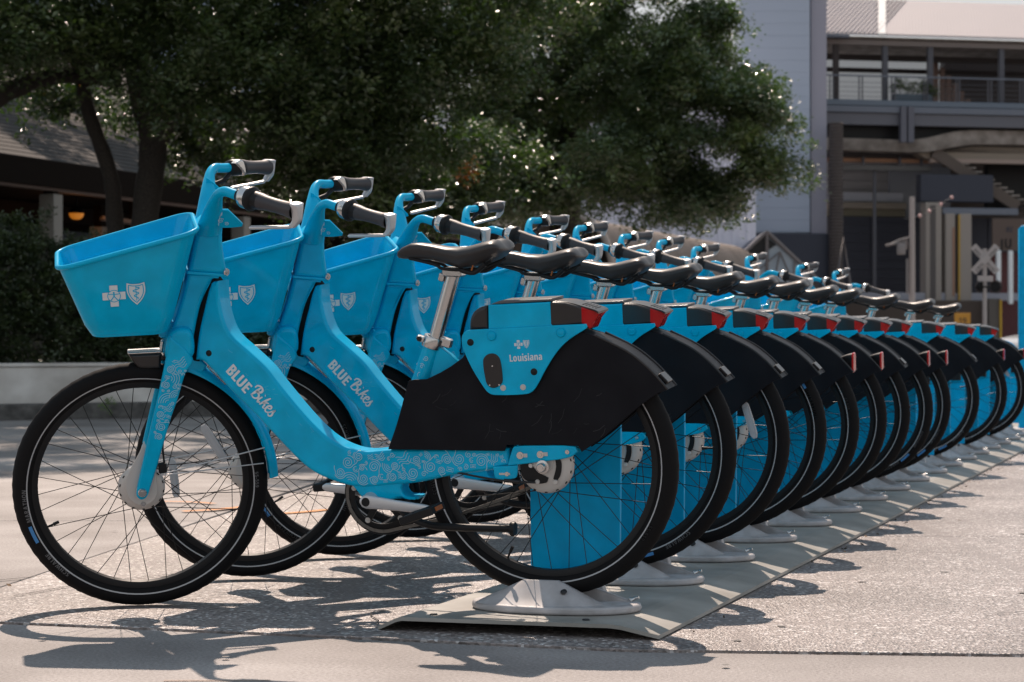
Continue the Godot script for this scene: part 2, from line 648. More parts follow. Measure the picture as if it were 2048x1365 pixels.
func ground():
	var b := MB.new()
	b.flat(Vector3(-300, -0.045, 60), Vector3(300, -0.045, 60), Vector3(300, -0.045, -520), Vector3(-300, -0.045, -520), Vector3.UP)
	tag(part("ground", b, M.dirt, self), "", "", "", "structure")
	var pv := thing("pavement")
	tag(pv, "", "", "", "structure")
	# front walk, a touch lower than the pad behind its joint
	slab(pv, M.concrete, [P(-4, 6.20), P(-1.274, 5.468), P(-0.4265, 5.205), P(0.256, 4.972), P(1.14, 4.892), P(4, 4.65), P(4, 1.0), P(-4, 1.0)], -0.005)
	# stone-faced pad the row stands on, in bays
	slab(pv, M.pebble, [P(-1.525, 5.548), P(-1.274, 5.484), P(-0.4265, 5.221), P(0.256, 4.990), P(1.14, 4.910), P(4, 4.668), P(9, 4.3), P(9, 7.83), P(1.2, 7.89), P(-1.275, 7.95)])
	slab(pv, M.pebble, [P(-1.272, 7.963), P(1.2, 7.903), P(9, 7.843), P(9, 9.72), P(1.7, 9.775), P(-1.07, 9.80)])
	slab(pv, M.pebble, [P(-1.068, 9.815), P(1.7, 9.79), P(9, 9.735), P(9, 13.4), P(-0.67, 13.4)])
	slab(pv, M.pebble, [P(-0.668, 13.415), P(9, 13.415), P(9, 19.0), P(-0.06, 19.0)])
	slab(pv, M.pebble, [P(-0.058, 19.015), P(14, 19.015), P(18, 34.0), P(1.57, 34.0)])
	# smoother bays to the left
	slab(pv, M.concrete, [P(-8, 7.25), P(-4, 6.216), P(-1.54, 5.556), P(-1.29, 7.955), P(-1.225, 8.6), P(-8, 8.75)], -0.003)
	slab(pv, M.concrete, [P(-8, 8.765), P(-1.224, 8.615), P(-0.9, 11.8), P(-8, 11.9)], -0.003)
	var rd := MB.new()
	rd.flat(Vector3(-40, -0.018, -11.6), Vector3(40, -0.018, -11.6), Vector3(40, -0.018, -75), Vector3(-40, -0.018, -75), Vector3.UP)
	tag(part("road", rd, M.asphalt, self), "", "", "", "structure")
	# cracks and utility paint
	stroke(pv, "crack", M.dirt, [P(-1.36, 6.0), P(-1.20, 6.35), P(-0.98, 6.62), P(-0.80, 7.05)], 0.006)
	stroke(pv, "crack", M.dirt, [P(-1.6, 6.3), P(-1.5, 6.42), P(-1.42, 6.5)], 0.010, 0.002)
	stroke(pv, "crack", M.dirt, [P(-0.44, 5.23), P(-0.39, 5.36), P(-0.33, 5.42), P(-0.36, 5.62), P(-0.30, 5.75)], 0.004)
	stroke(pv, "crack", M.dirt, [P(-0.95, 8.2), P(-0.86, 8.4), P(-0.89, 8.55)], 0.010)
	stroke(pv, "crack", M.dirt, [P(1.2, 5.6), P(1.7, 5.75), P(2.6, 5.7)], 0.003)
	var pm := mat(lin(0.66, 0.26, 0.07), 0.7)
	stroke(pv, "paint_mark", pm, [P(-1.35, 9.02), P(-1.24, 9.1), P(-1.1, 9.32)], 0.05)
	stroke(pv, "paint_mark", pm, [P(-1.62, 9.6), P(-1.4, 9.55), P(-1.28, 9.45)], 0.035)
	stroke(pv, "paint_mark", pm, [P(-0.94, 8.9), P(-0.86, 8.97), P(-0.76, 9.12)], 0.05)
	var pf := mat(lin(0.46, 0.36, 0.30), 0.8)
	stroke(pv, "paint_mark", pf, [P(-0.72, 4.545), P(-0.5, 4.55)], 0.012, -0.0036)
	# planter wall and kerb across the road
	var a := Vector3(-4.70, 0, -20.2)
	var dir := Vector3(0.86, 0, -0.51).normalized()
	var pw := thing("planter_wall", a)
	tag(pw, "low white stucco planter wall along the kerb behind the bicycles", "wall")
	pw.transform = Transform3D(Basis(dir, Vector3.UP, dir.cross(Vector3.UP)), a)
	var w := MB.new()
	w.box(Vector3(17, 0.36, 0.22), Transform3D(Basis(), Vector3(3.5, 0.292, -0.16)), 0.012)
	part("wall", w, M.stucco, pw)
	w = MB.new()
	w.box(Vector3(17.02, 0.035, 0.26), Transform3D(Basis(), Vector3(3.5, 0.488, -0.16)), 0.008)
	part("coping", w, M.stucco, pw)
	w = MB.new()
	w.box(Vector3(17.1, 0.16, 0.30), Transform3D(Basis(), Vector3(3.5, 0.052, -0.10)), 0.02)
	part("kerb", w, M.kerb, pw)
	w = MB.new()
	w.box(Vector3(17.0, 0.30, 4.0), Transform3D(Basis(), Vector3(3.5, 0.20, -2.3)))
	part("soil", w, M.dirt, pw)

func bx(parent: Node, called: String, m: Material, size: Vector3, at: Vector3, bev := 0.0, turn := Basis()):
	var b := MB.new()
	b.box(size, Transform3D(turn, at), bev)
	return part(called, b, m, parent)

func left_side():
	# low arcade with a deep roof, running away beside the street
	var dir := Vector3(0.34, 0, -0.94).normalized()
	var out := Vector3(0.94, 0, 0.34).normalized()
	var o := Vector3(-6.05, 0, -26.0)
	var h := thing("arcade_building")
	tag(h, "low arcade building with deep brown roof and pale square posts behind the hedge", "building")
	h.transform = Transform3D(Basis(dir, Vector3.UP, out), o)   # x along the front, z towards the street
	h.transform.basis.z = dir.cross(Vector3.UP)
	if h.transform.basis.z.dot(out) < 0.0:
		h.transform.basis.z = -h.transform.basis.z
	var roofm := mat(Color.WHITE, 0.9)
	roofm.albedo_texture = noise_tex(0.03, lin(0.030, 0.025, 0.022), lin(0.068, 0.058, 0.053), 61, 512)
	world_tex(roofm, 0.5)
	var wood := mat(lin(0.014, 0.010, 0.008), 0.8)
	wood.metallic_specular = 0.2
	var post := mat(lin(0.36, 0.34, 0.31), 0.75)
	var winm := mat(lin(0.14, 0.165, 0.21), 0.25)
	var trim := mat(lin(0.20, 0.155, 0.14), 0.7)
	var r := MB.new()
	# sloping roof as thin courses of shingle that overlap a little
	for k in 40:
		var f0 := k / 40.0
		var f1 := (k + 1) / 40.0
		var p0 := Vector3(0, 2.94 + 2.9 * f0 + 0.004, 0.0 - 6.2 * f0)
		var p1 := Vector3(0, 2.94 + 2.9 * f1 - 0.004, 0.0 - 6.2 * f1)
		r.flat(Vector3(-14, p0.y, p0.z), Vector3(24, p0.y, p0.z), Vector3(24, p1.y, p1.z), Vector3(-14, p1.y, p1.z), Vector3(0, 1, 0.3))
		r.flat(Vector3(-14, p0.y, p0.z), Vector3(24, p0.y, p0.z), Vector3(24, p0.y - 0.012, p0.z), Vector3(-14, p0.y - 0.012, p0.z), Vector3(0, 0, 1))
	part("roof", r, roofm, h)
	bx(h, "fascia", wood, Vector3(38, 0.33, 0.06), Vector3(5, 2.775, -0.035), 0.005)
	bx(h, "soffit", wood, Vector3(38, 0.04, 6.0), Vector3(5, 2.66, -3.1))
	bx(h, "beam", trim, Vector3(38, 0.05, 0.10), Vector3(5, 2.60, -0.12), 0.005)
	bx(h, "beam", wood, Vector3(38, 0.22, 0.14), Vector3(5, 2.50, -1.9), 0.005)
	for s in [-3.9, 1.37, 6.55, 11.7, 16.9]:
		bx(h, "post", post, Vector3(0.215, 2.54, 0.215), Vector3(s, 1.27, -0.16), 0.01)
		bx(h, "post_head", wood, Vector3(0.13, 0.22, 0.13), Vector3(s, 2.64, -0.16))
	for s in [4.3, 9.5]:
		bx(h, "post", post, Vector3(0.20, 2.30, 0.20), Vector3(s, 1.15, -1.2), 0.01)
		bx(h, "post_head", wood, Vector3(0.12, 0.3, 0.12), Vector3(s, 2.45, -1.2))
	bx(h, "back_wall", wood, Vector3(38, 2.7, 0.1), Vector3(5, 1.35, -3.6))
	for s in 12:
		var x := -8.0 + s * 2.3
		bx(h, "window", winm, Vector3(2.1, 0.85, 0.04), Vector3(x, 2.0, -3.52))
		bx(h, "window_sill", trim, Vector3(2.1, 0.10, 0.06), Vector3(x, 1.50, -3.5))
		for q in 3:
			bx(h, "glazing_bar", trim, Vector3(2.1, 0.015, 0.05), Vector3(x, 1.75 + q * 0.22, -3.51))
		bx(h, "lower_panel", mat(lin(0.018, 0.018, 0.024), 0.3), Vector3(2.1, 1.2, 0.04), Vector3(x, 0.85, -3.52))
	# pendant lamp with a glowing amber bowl
	var lp := h.transform * Vector3(3.2, 2.42, -0.9)
	var l := thing("pendant_lamp", lp)
	tag(l, "pendant lamp with glowing amber bowl under the brown arcade roof", "lamp")
	var b := MB.new()
	b.lathe([Vector2(0.0, -0.085), Vector2(0.05, -0.078), Vector2(0.085, -0.05), Vector2(0.10, -0.01), Vector2(0.10, 0.0), Vector2(0.0, 0.0)], 16, Transform3D(Basis(Vector3.RIGHT, -PI / 2), Vector3.ZERO))
	var glow := mat(lin(0.8, 0.45, 0.12), 0.4)
	glow.emission_enabled = true
	glow.emission = Color(1.0, 0.58, 0.16)
	glow.emission_energy_multiplier = 0.32
	part("lamp_bowl", b, glow, l)
	b = MB.new()
	b.lathe([Vector2(0.108, 0.0), Vector2(0.09, 0.05), Vector2(0.03, 0.09), Vector2(0.012, 0.10), Vector2(0.012, 0.2)], 14, Transform3D(Basis(Vector3.RIGHT, -PI / 2), Vector3.ZERO))
	part("lamp_cap", b, M.black, l)
	var om := OmniLight3D.new()
	om.name = "lamp_light"
	om.light_color = Color(1.0, 0.62, 0.25)
	om.light_energy = 0.12
	om.omni_range = 12.0
	om.omni_attenuation = 2.0
	om.light_size = 0.08
	om.shadow_enabled = true
	om.position = Vector3(0, -0.03, 0)
	l.add_child(om)
	# hanging sign board under the eave
	var sg := thing("hanging_sign", h.transform * Vector3(4.1, 2.36, -0.7), 0.3)
	tag(sg, "pale blank board hanging beside the amber lamp under the arcade roof", "sign")
	bx(sg, "board", mat(lin(0.33, 0.28, 0.25), 0.6), Vector3(0.62, 0.05, 0.34), Vector3(0, 0, 0), 0.006, Basis(Vector3.BACK, -0.12))
	bx(sg, "bracket", wood, Vector3(0.05, 0.3, 0.05), Vector3(0.1, 0.18, 0))
	# tall pale blocks far behind the trees
	block("office_block", "blue grey office block seen through gaps in the left tree", Vector3(-16, 0, -66), 24, 26, 10, lin(0.34, 0.40, 0.50), 8, 7)
	block("office_block", "pale lavender white hall behind the right tree trunk", Vector3(1.6, 0, -64), 11, 7.2, 8, lin(0.72, 0.70, 0.78), 0, 0)

func block(called: String, label: String, at: Vector3, w: float, hgt: float, dep: float, c: Color, nx: int, ny: int):
	var h := thing(called, at)
	tag(h, label, "building")
	var m := mat(c, 0.7)
	bx(h, "wall", m, Vector3(w, hgt, dep), Vector3(0, hgt / 2, -dep / 2), 0.02)
	bx(h, "parapet", m, Vector3(w + 0.2, 0.3, dep + 0.2), Vector3(0, hgt + 0.1, -dep / 2), 0.02)
	var gl := mat(lin(0.05, 0.07, 0.10), 0.15)
	for i in nx:
		for j in ny:
			bx(h, "window", gl, Vector3(w / nx * 0.62, hgt / ny * 0.5, 0.08), Vector3(-w / 2 + w / nx * (i + 0.5), hgt / ny * (j + 0.55), 0.0))
	if nx == 0:
		for i in 26:
			bx(h, "rib", m, Vector3(0.10, hgt - 0.1, 0.08), Vector3(-w / 2 + w / 26 * (i + 0.5), hgt / 2, 0.03))

func right_side():
	var concrete := mat(lin(0.38, 0.335, 0.30), 0.85)
	blotch(concrete, noise_tex(0.01, Color(0.6, 0.58, 0.56), Color(1, 1, 1), 71, 512), 0.3)
	var steel := mat(lin(0.085, 0.085, 0.10), 0.6)
	var slate := mat(lin(0.15, 0.165, 0.20), 0.6)
	var brown := mat(lin(0.050, 0.040, 0.038), 0.8)
	var roofm := mat(lin(0.47, 0.425, 0.43), 0.6)
	# tall tower clad in horizontal boards
	var tw := thing("clad_tower", Vector3(8.13, 0, -68))
	tag(tw, "tall blue grey tower clad in horizontal boards beside the elevated station", "building")
	var tb := mat(lin(0.40, 0.45, 0.54), 0.7)
	var tl := mat(lin(0.33, 0.32, 0.375), 0.7)
	bx(tw, "core", tb, Vector3(2.1, 14, 2.0), Vector3(0, 7.0, -1.05))
	for k in 26:
		bx(tw, "board", tb, Vector3(2.16, 0.377, 0.05), Vector3(0, 4.3 + k * 0.38, 0.0), 0.002)
	bx(tw, "corner_pier", tl, Vector3(0.50, 14, 1.6), Vector3(1.37, 7.0, -0.9), 0.02)
	bx(tw, "podium_wall", M.navy, Vector3(4.6, 4.05, 0.3), Vector3(-0.30, 2.03, 0.25), 0.02)
	for k in 4:
		bx(tw, "podium_window", mat(lin(0.02, 0.022, 0.03), 0.2), Vector3(0.55, 1.1, 0.06), Vector3(-2.15 + k * 0.75, 3.0, 0.42))
	bx(tw, "side_tower", mat(lin(0.05, 0.052, 0.07), 0.6), Vector3(1.3, 7.2, 1.5), Vector3(-1.8, 3.6, -1.3), 0.02)
	# elevated station
	var st := thing("elevated_station", Vector3(9.99, 0, -70), 0.2)
	tag(st, "elevated station with ribbed pink roof, railed deck and grey girder", "building")
	# roof: a narrow ribbed side slope, a white hip, a wide finely ribbed slope
	for pnl in [[-1.6, 1.75, 0.15, 2.4, 0.05], [1.95, 10.5, 0.11, 1.38, 0.02]]:
		var r := MB.new()
		var lean := Vector3(pnl[3], 1.68, -3.6)
		var nrm := lean.cross(Vector3.RIGHT).normalized()
		if nrm.y < 0.0:
			nrm = -nrm
		r.flat(Vector3(pnl[0], 10.58, 0), Vector3(pnl[1], 10.58, 0), Vector3(pnl[1], 10.58, 0) + lean, Vector3(pnl[0], 10.58, 0) + lean, Vector3.UP)
		r.flat(Vector3(pnl[0], 10.52, 0), Vector3(pnl[1], 10.52, 0), Vector3(pnl[1], 10.58, 0), Vector3(pnl[0], 10.58, 0), Vector3.BACK)
		var x := float(pnl[0])
		while x < pnl[1]:
			var w: float = pnl[2] * 0.22
			var h: float = pnl[4]
			var a := Vector3(x, 10.58, 0.0)
			r.flat(a + nrm * h, a + nrm * h + Vector3(w, 0, 0), a + nrm * h + Vector3(w, 0, 0) + lean, a + nrm * h + lean, Vector3.UP)
			r.flat(a, a + nrm * h, a + nrm * h + lean, a + lean, Vector3.LEFT)
			r.flat(a + Vector3(w, 0, 0), a + nrm * h + Vector3(w, 0, 0), a + nrm * h + lean + Vector3(w, 0, 0), a + lean + Vector3(w, 0, 0), Vector3.RIGHT)
			x += pnl[2]
		part("roof", r, roofm, st)
	var hc := MB.new()
	var up := Vector3(0, 0.05, 0.02)
	hc.flat(Vector3(1.74, 10.55, 0.03) + up, Vector3(2.0, 10.55, 0.03) + up, Vector3(3.4, 12.28, -3.6) + up, Vector3(3.14, 12.28, -3.6) + up, Vector3.UP)
	hc.flat(Vector3(1.74, 10.5, 0.03), Vector3(2.0, 10.5, 0.03), Vector3(2.0, 10.55, 0.03) + up, Vector3(1.74, 10.55, 0.03) + up, Vector3.BACK)
	part("hip_cap", hc, mat(lin(0.85, 0.83, 0.80), 0.5), st)
	bx(st, "gutter", slate, Vector3(1.0, 0.12, 0.15), Vector3(0.25, 10.47, 0.08), 0.02)
	bx(st, "soffit", concrete, Vector3(11, 0.06, 4.6), Vector3(4.6, 10.47, -2.4))
	bx(st, "eave_beam", mat(lin(0.20, 0.165, 0.15), 0.7), Vector3(11, 0.16, 0.2), Vector3(4.6, 10.33, -0.3))
	bx(st, "roof_beam", brown, Vector3(11, 0.18, 0.2), Vector3(4.6, 10.08, -2.0))
	bx(st, "roof_beam", brown, Vector3(11, 0.14, 0.2), Vector3(4.6, 9.95, -4.2))
	for x in [0.46, 2.12, 3.66, 6.12, 7.9]:
		bx(st, "post", steel if x > 1 else brown, Vector3(0.17, 2.1, 0.17), Vector3(x, 9.45, -0.35), 0.01)
	for x in [0.12, 1.10, 2.2, 3.3, 4.4, 5.50, 6.6]:
		bx(st, "rail_post", steel, Vector3(0.035, 0.76, 0.035), Vector3(x, 8.83, 0.05))
		bx(st, "rail_post", steel, Vector3(0.035, 0.76, 0.035), Vector3(x + 0.11, 8.83, 0.05))
	bx(st, "top_rail", slate, Vector3(11, 0.05, 0.07), Vector3(4.6, 9.22, 0.05), 0.01)
	for k in 4:
		bx(st, "rail_cable", steel, Vector3(11, 0.012, 0.012), Vector3(4.6, 8.56 + k * 0.15, 0.05))
	bx(st, "deck", mat(lin(0.13, 0.16, 0.20), 0.6), Vector3(11, 0.19, 5.0), Vector3(4.6, 8.36, -2.4), 0.02)
	bx(st, "deck_edge", slate, Vector3(11, 0.21, 0.14), Vector3(4.6, 8.15, 0.04), 0.02)
	bx(st, "girder", mat(lin(0.125, 0.125, 0.145), 0.6), Vector3(11, 0.38, 0.25), Vector3(4.6, 7.85, -0.1), 0.01)
	for x in [2.55, 2.80]:
		bx(st, "bracket", mat(lin(0.12, 0.12, 0.145), 0.6), Vector3(0.20, 1.15, 0.2), Vector3(x, 7.68, 0.12), 0.01)
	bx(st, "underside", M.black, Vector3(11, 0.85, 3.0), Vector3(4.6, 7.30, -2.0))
	# haunched concrete beam
	var hb := MB.new()
	var o := smooth(v2([0, 7260, 2400, 7230, 2900, 7230, 3600, 7330, 4400, 7520, 5300, 7590, 10500, 7590, 10500, 7130, 5200, 7120, 4300, 6990, 3500, 6850, 2600, 6840, 0, 6880]), 3, 0.4)
	hb.extrude(o, -0.9, -0.2, 0.02)
	part("haunched_beam", hb, concrete, st)
	hb = MB.new()
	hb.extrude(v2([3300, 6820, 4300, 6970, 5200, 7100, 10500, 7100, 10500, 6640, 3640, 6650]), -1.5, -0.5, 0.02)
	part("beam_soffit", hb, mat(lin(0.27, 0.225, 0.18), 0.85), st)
	bx(st, "orange_beam", mat(lin(0.42, 0.23, 0.14), 0.8), Vector3(3.6, 0.12, 0.2), Vector3(2.3, 6.63, -1.2))
	bx(st, "dark_beam", brown, Vector3(3.6, 0.12, 0.2), Vector3(2.3, 6.77, -1.15))
	bx(st, "light_beam", mat(lin(0.34, 0.26, 0.22), 0.8), Vector3(6.4, 0.13, 0.2), Vector3(6.9, 6.60, -0.5))
	bx(st, "hanging_beam", mat(lin(0.12, 0.115, 0.11), 0.7), Vector3(3.2, 0.16, 0.2), Vector3(2.3, 6.36, -0.9), 0.01)
	for x in [1.6, 2.85, 3.6]:
		bx(st, "hanger", steel, Vector3(0.07, 0.34, 0.1), Vector3(x, 6.55, -0.92))
	# stair running down to the right under the deck
	var sr := MB.new()
	for k in 14:
		sr.box(Vector3(0.30, 0.05, 1.2), Transform3D(Basis(), Vector3(4.9 + k * 0.22, 6.5 - k * 0.125, -1.0)))
	part("stair_treads", sr, concrete, st)
	bx(st, "stringer", mat(lin(0.11, 0.085, 0.07), 0.8), Vector3(3.4, 0.36, 0.1), Vector3(5.25, 6.00, -0.36), 0.0, Basis(Vector3.BACK, -0.54))
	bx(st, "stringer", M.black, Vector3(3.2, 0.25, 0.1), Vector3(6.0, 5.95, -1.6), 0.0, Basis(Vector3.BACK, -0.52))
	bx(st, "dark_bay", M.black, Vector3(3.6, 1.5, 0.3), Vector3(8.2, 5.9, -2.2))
	# back wall between the piers
	bx(st, "rear_wall", mat(lin(0.20, 0.20, 0.215), 0.85), Vector3(7.2, 7.6, 0.3), Vector3(2.6, 3.8, -5.6))
	bx(st, "rear_wall", mat(lin(0.10, 0.08, 0.07), 0.85), Vector3(6.0, 7.6, 0.3), Vector3(9.2, 3.8, -5.6))
	var pale := mat(lin(0.42, 0.42, 0.43), 0.75)
	bx(st, "back_wall", pale, Vector3(4.0, 1.4, 0.3), Vector3(2.4, 6.2, -4.5))
	for k in 3:
		bx(st, "wall_joint", mat(lin(0.25, 0.25, 0.26), 0.8), Vector3(4.0, 0.02, 0.02), Vector3(2.4, 5.9 + k * 0.3, -4.34))
	bx(st, "back_wall", mat(lin(0.36, 0.39, 0.44), 0.75), Vector3(2.2, 1.9, 0.3), Vector3(4.9, 5.75, -4.4))
	bx(st, "white_strip", mat(lin(0.52, 0.55, 0.62), 0.7), Vector3(2.6, 0.30, 0.2), Vector3(2.8, 5.62, -3.9))
	bx(st, "sill", mat(lin(0.30, 0.265, 0.22), 0.8), Vector3(2.7, 0.22, 0.5), Vector3(2.8, 5.32, -3.8), 0.02)
	bx(st, "lintel", mat(lin(0.17, 0.155, 0.11), 0.8), Vector3(2.7, 0.24, 0.4), Vector3(2.8, 5.08, -3.9))
	for x in [2.2, 3.6, 5.0, 6.4, 7.8]:
		bx(st, "shutter", M.navy, Vector3(1.38, 3.2, 0.1), Vector3(x, 3.35, -3.7), 0.01)
	for k in 9:
		bx(st, "shutter_rail", mat(lin(0.055, 0.062, 0.085), 0.6), Vector3(3.0, 0.02, 0.04), Vector3(2.9, 2.3 + k * 0.30, -3.62))
	bx(st, "mullion", steel, Vector3(0.08, 4.4, 0.1), Vector3(2.02, 4.2, -1.0))
	bx(st, "blank_sign_box", M.navy, Vector3(2.5, 0.88, 0.4), Vector3(4.42, 5.67, -0.12), 0.02)
	for pr in [[3.55, 0.55, 5.2], [4.12, 0.34, 4.85], [4.63, 0.44, 4.85]]:
		bx(st, "pier", mat(lin(0.33, 0.285, 0.25), 0.85), Vector3(pr[1], pr[2], 0.5), Vector3(pr[0], pr[2] / 2, 0.0), 0.03)
	bx(st, "pier_cap", slate, Vector3(2.6, 0.22, 0.4), Vector3(5.2, 4.93, -0.05), 0.02)
	bx(st, "pier_stain", mat(lin(0.11, 0.095, 0.09), 0.9), Vector3(0.18, 3.0, 0.02), Vector3(3.52, 3.6, 0.262))
	bx(st, "pier_stain", mat(lin(0.38, 0.20, 0.13), 0.9), Vector3(0.06, 2.2, 0.02), Vector3(4.22, 3.3, 0.262))
	bx(st, "edge_guard", mat(lin(0.50, 0.30, 0.04), 0.7), Vector3(0.05, 3.6, 0.06), Vector3(4.40, 3.0, 0.28))
	bx(st, "lower_wall", mat(lin(0.085, 0.062, 0.05), 0.9), Vector3(8.5, 2.05, 0.3), Vector3(1.4, 1.02, 0.6), 0.02)
	bx(st, "white_band", mat(lin(0.30, 0.30, 0.34), 0.7), Vector3(8.0, 0.24, 0.2), Vector3(2.6, 2.18, 0.1))
	bx(st, "wall_end", mat(lin(0.13, 0.11, 0.095), 0.85), Vector3(0.40, 2.10, 0.4), Vector3(5.24, 1.05, 0.95), 0.02)
	bx(st, "yellow_post", mat(lin(0.62, 0.36, 0.03), 0.6), Vector3(0.06, 2.06, 0.08), Vector3(5.42, 1.03, 1.18))
	bx(st, "red_panel", mat(lin(0.09, 0.018, 0.02), 0.6), Vector3(1.4, 3.6, 0.2), Vector3(6.6, 1.85, -0.6))
	# far pale hall behind the deck
	bx(st, "far_wall", mat(lin(0.62, 0.62, 0.60), 0.8), Vector3(8.4, 4.0, 0.4), Vector3(7.5, 10.2, -14.0))
	bx(st, "far_dark_wall", brown, Vector3(7, 3.0, 0.4), Vector3(9.93, 9.6, -6.0))
	for k in 6:
		bx(st, "slat", mat(lin(0.24, 0.16, 0.13), 0.8), Vector3(0.16, 1.75 - k * 0.26, 0.1), Vector3(4.95 + k * 0.23, 8.46 + (1.75 - k * 0.26) / 2, -3.0))
	var wt := mat(lin(0.80, 0.82, 0.82), 0.35)
	for t in [[5.16, 3.05, 1.15], [5.57, 2.76, 1.70]]:
		bx(st, "white_pole", wt, Vector3(0.15, t[2], 0.13), Vector3(t[0], t[1], 1.6), 0.03)
	# planter box on the deck
	var pb := thing("deck_planter", st.transform * Vector3(2.95, 8.46, -0.15), 0.2)
	tag(pb, "blue planter box of leafy shrubs on the station deck behind the rail", "planter")
	bx(pb, "box", mat(lin(0.06, 0.085, 0.11), 0.6), Vector3(1.3, 0.22, 0.3), Vector3(0, 0.11, 0), 0.02)
	foliage(pb, "shrub", [[Vector3(-0.35, 0.45, 0), Vector3(0.4, 0.28, 0.2), 70], [Vector3(0.3, 0.45, 0), Vector3(0.4, 0.25, 0.2), 70], [Vector3(0.7, 0.33, 0), Vector3(0.3, 0.2, 0.2), 40]], M.leaf, 91, 0.6)
	# name board
	var nb := thing("name_board", st.transform * Vector3(6.32, 4.18, 0.3), 0.2)
	tag(nb, "brown name board with dark capital letters above the crossing sign", "sign")
	bx(nb, "board", mat(lin(0.12, 0.085, 0.07), 0.8), Vector3(1.6, 1.04, 0.06), Vector3(0, 0, 0), 0.01)
	part("lettering", words("RI", 0.17), M.navy, nb, Transform3D(Basis(), Vector3(-0.22, 0.16, 0.04)))
	part("lettering", words("JU", 0.30), M.black, nb, Transform3D(Basis(), Vector3(-0.33, -0.30, 0.04)))
	# ribbed rusty column
	var rc := thing("ribbed_column", Vector3(9.93, 0, -67.4))
	tag(rc, "slender brown ribbed column at the corner of the pale tower", "column")
	var prof := []
	for k in 150:
		prof.append(Vector2(0.245 if k % 2 == 0 else 0.205, k * 0.05))
	var b := MB.new()
	b.lathe(prof, 14, Transform3D(Basis(Vector3.RIGHT, -PI / 2), Vector3.ZERO), false, 2.0)
	part("shaft", b, mat(lin(0.085, 0.068, 0.062), 0.8), rc)
	# barrel roofed market shed
	shed()
	gable()
	utility()
	crossing()
	kiosk()
	car()

func shed():
	var s := thing("barrel_roof_shed", Vector3(0.75, 0, -40.0), 0.0)
	tag(s, "long tan barrel roofed shed with ribbed roof running away behind the handlebars", "shed")
	var dir := Vector3(0.327, 0, -0.945).normalized()
	s.transform.basis = Basis(dir.cross(Vector3.UP) * -1.0, Vector3.UP, -dir)
	if s.transform.basis.x.x < 0.0:
		s.transform.basis.x = -s.transform.basis.x
	# profile: flat-topped barrel, x across, y up
	var prof := PackedVector2Array()
	for k in 25:
		var a := PI * k / 24.0
		var c := cos(a)
		var q := sin(a)
		prof.append(Vector2(signf(c) * pow(absf(c), 0.62) * 1.15, 1.2 + pow(q, 0.62) * 1.80))
	var b := MB.new()
	var n := 84
	for i in n:
		var z0 := -12.2 * i / n
		var z1 := -12.2 * (i + 1) / n
		var sc := 1.0
		var rings := []
		for e in 4:
			var zz: float = lerpf(z0, z1, [0.0, 0.12, 0.5, 0.88][e])
			var k: float = [0.985, 1.0, 1.0, 0.985][e]
			var row := PackedVector3Array()
			for p in prof:
				row.append(Vector3(p.x * k, 1.2 + (p.y - 1.2) * k, zz))
			rings.append(row)
		b.loft(rings, false)
	var tan_ := mat(lin(0.30, 0.245, 0.21), 0.7)
	blotch(tan_, noise_tex(0.01, Color(0.72, 0.7, 0.68), Color(1, 1, 1), 81, 512), 0.25)
	part("barrel_roof", b, tan_, s)
	# rim at the near end, inner lining, walls and rounded far end
	b = MB.new()
	var path := PackedVector3Array()
	for p in prof:
		path.append(Vector3(p.x * 1.01, p.y * 1.004, 0.02))
	b.tube(path, 0.07, 6)
	part("end_rim", b, mat(lin(0.42, 0.36, 0.32), 0.6), s)
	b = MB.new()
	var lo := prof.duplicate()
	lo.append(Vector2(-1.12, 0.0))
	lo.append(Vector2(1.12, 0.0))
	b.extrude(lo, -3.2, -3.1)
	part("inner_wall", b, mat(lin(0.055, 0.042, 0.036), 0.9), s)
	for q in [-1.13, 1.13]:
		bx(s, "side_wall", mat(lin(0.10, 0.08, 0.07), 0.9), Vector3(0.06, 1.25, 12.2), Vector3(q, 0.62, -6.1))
	b = MB.new()
	var rings := []
	for e in 9:
		var f := e / 8.0
		var k := sqrt(maxf(0.0, 1.0 - f * f))
		var row := PackedVector3Array()
		for p in prof:
			row.append(Vector3(p.x * k, 1.2 + (p.y - 1.2) * k, -12.2 - f * 1.8))
		rings.append(row)
	b.loft(rings, false)
	part("rounded_end", b, tan_, s)

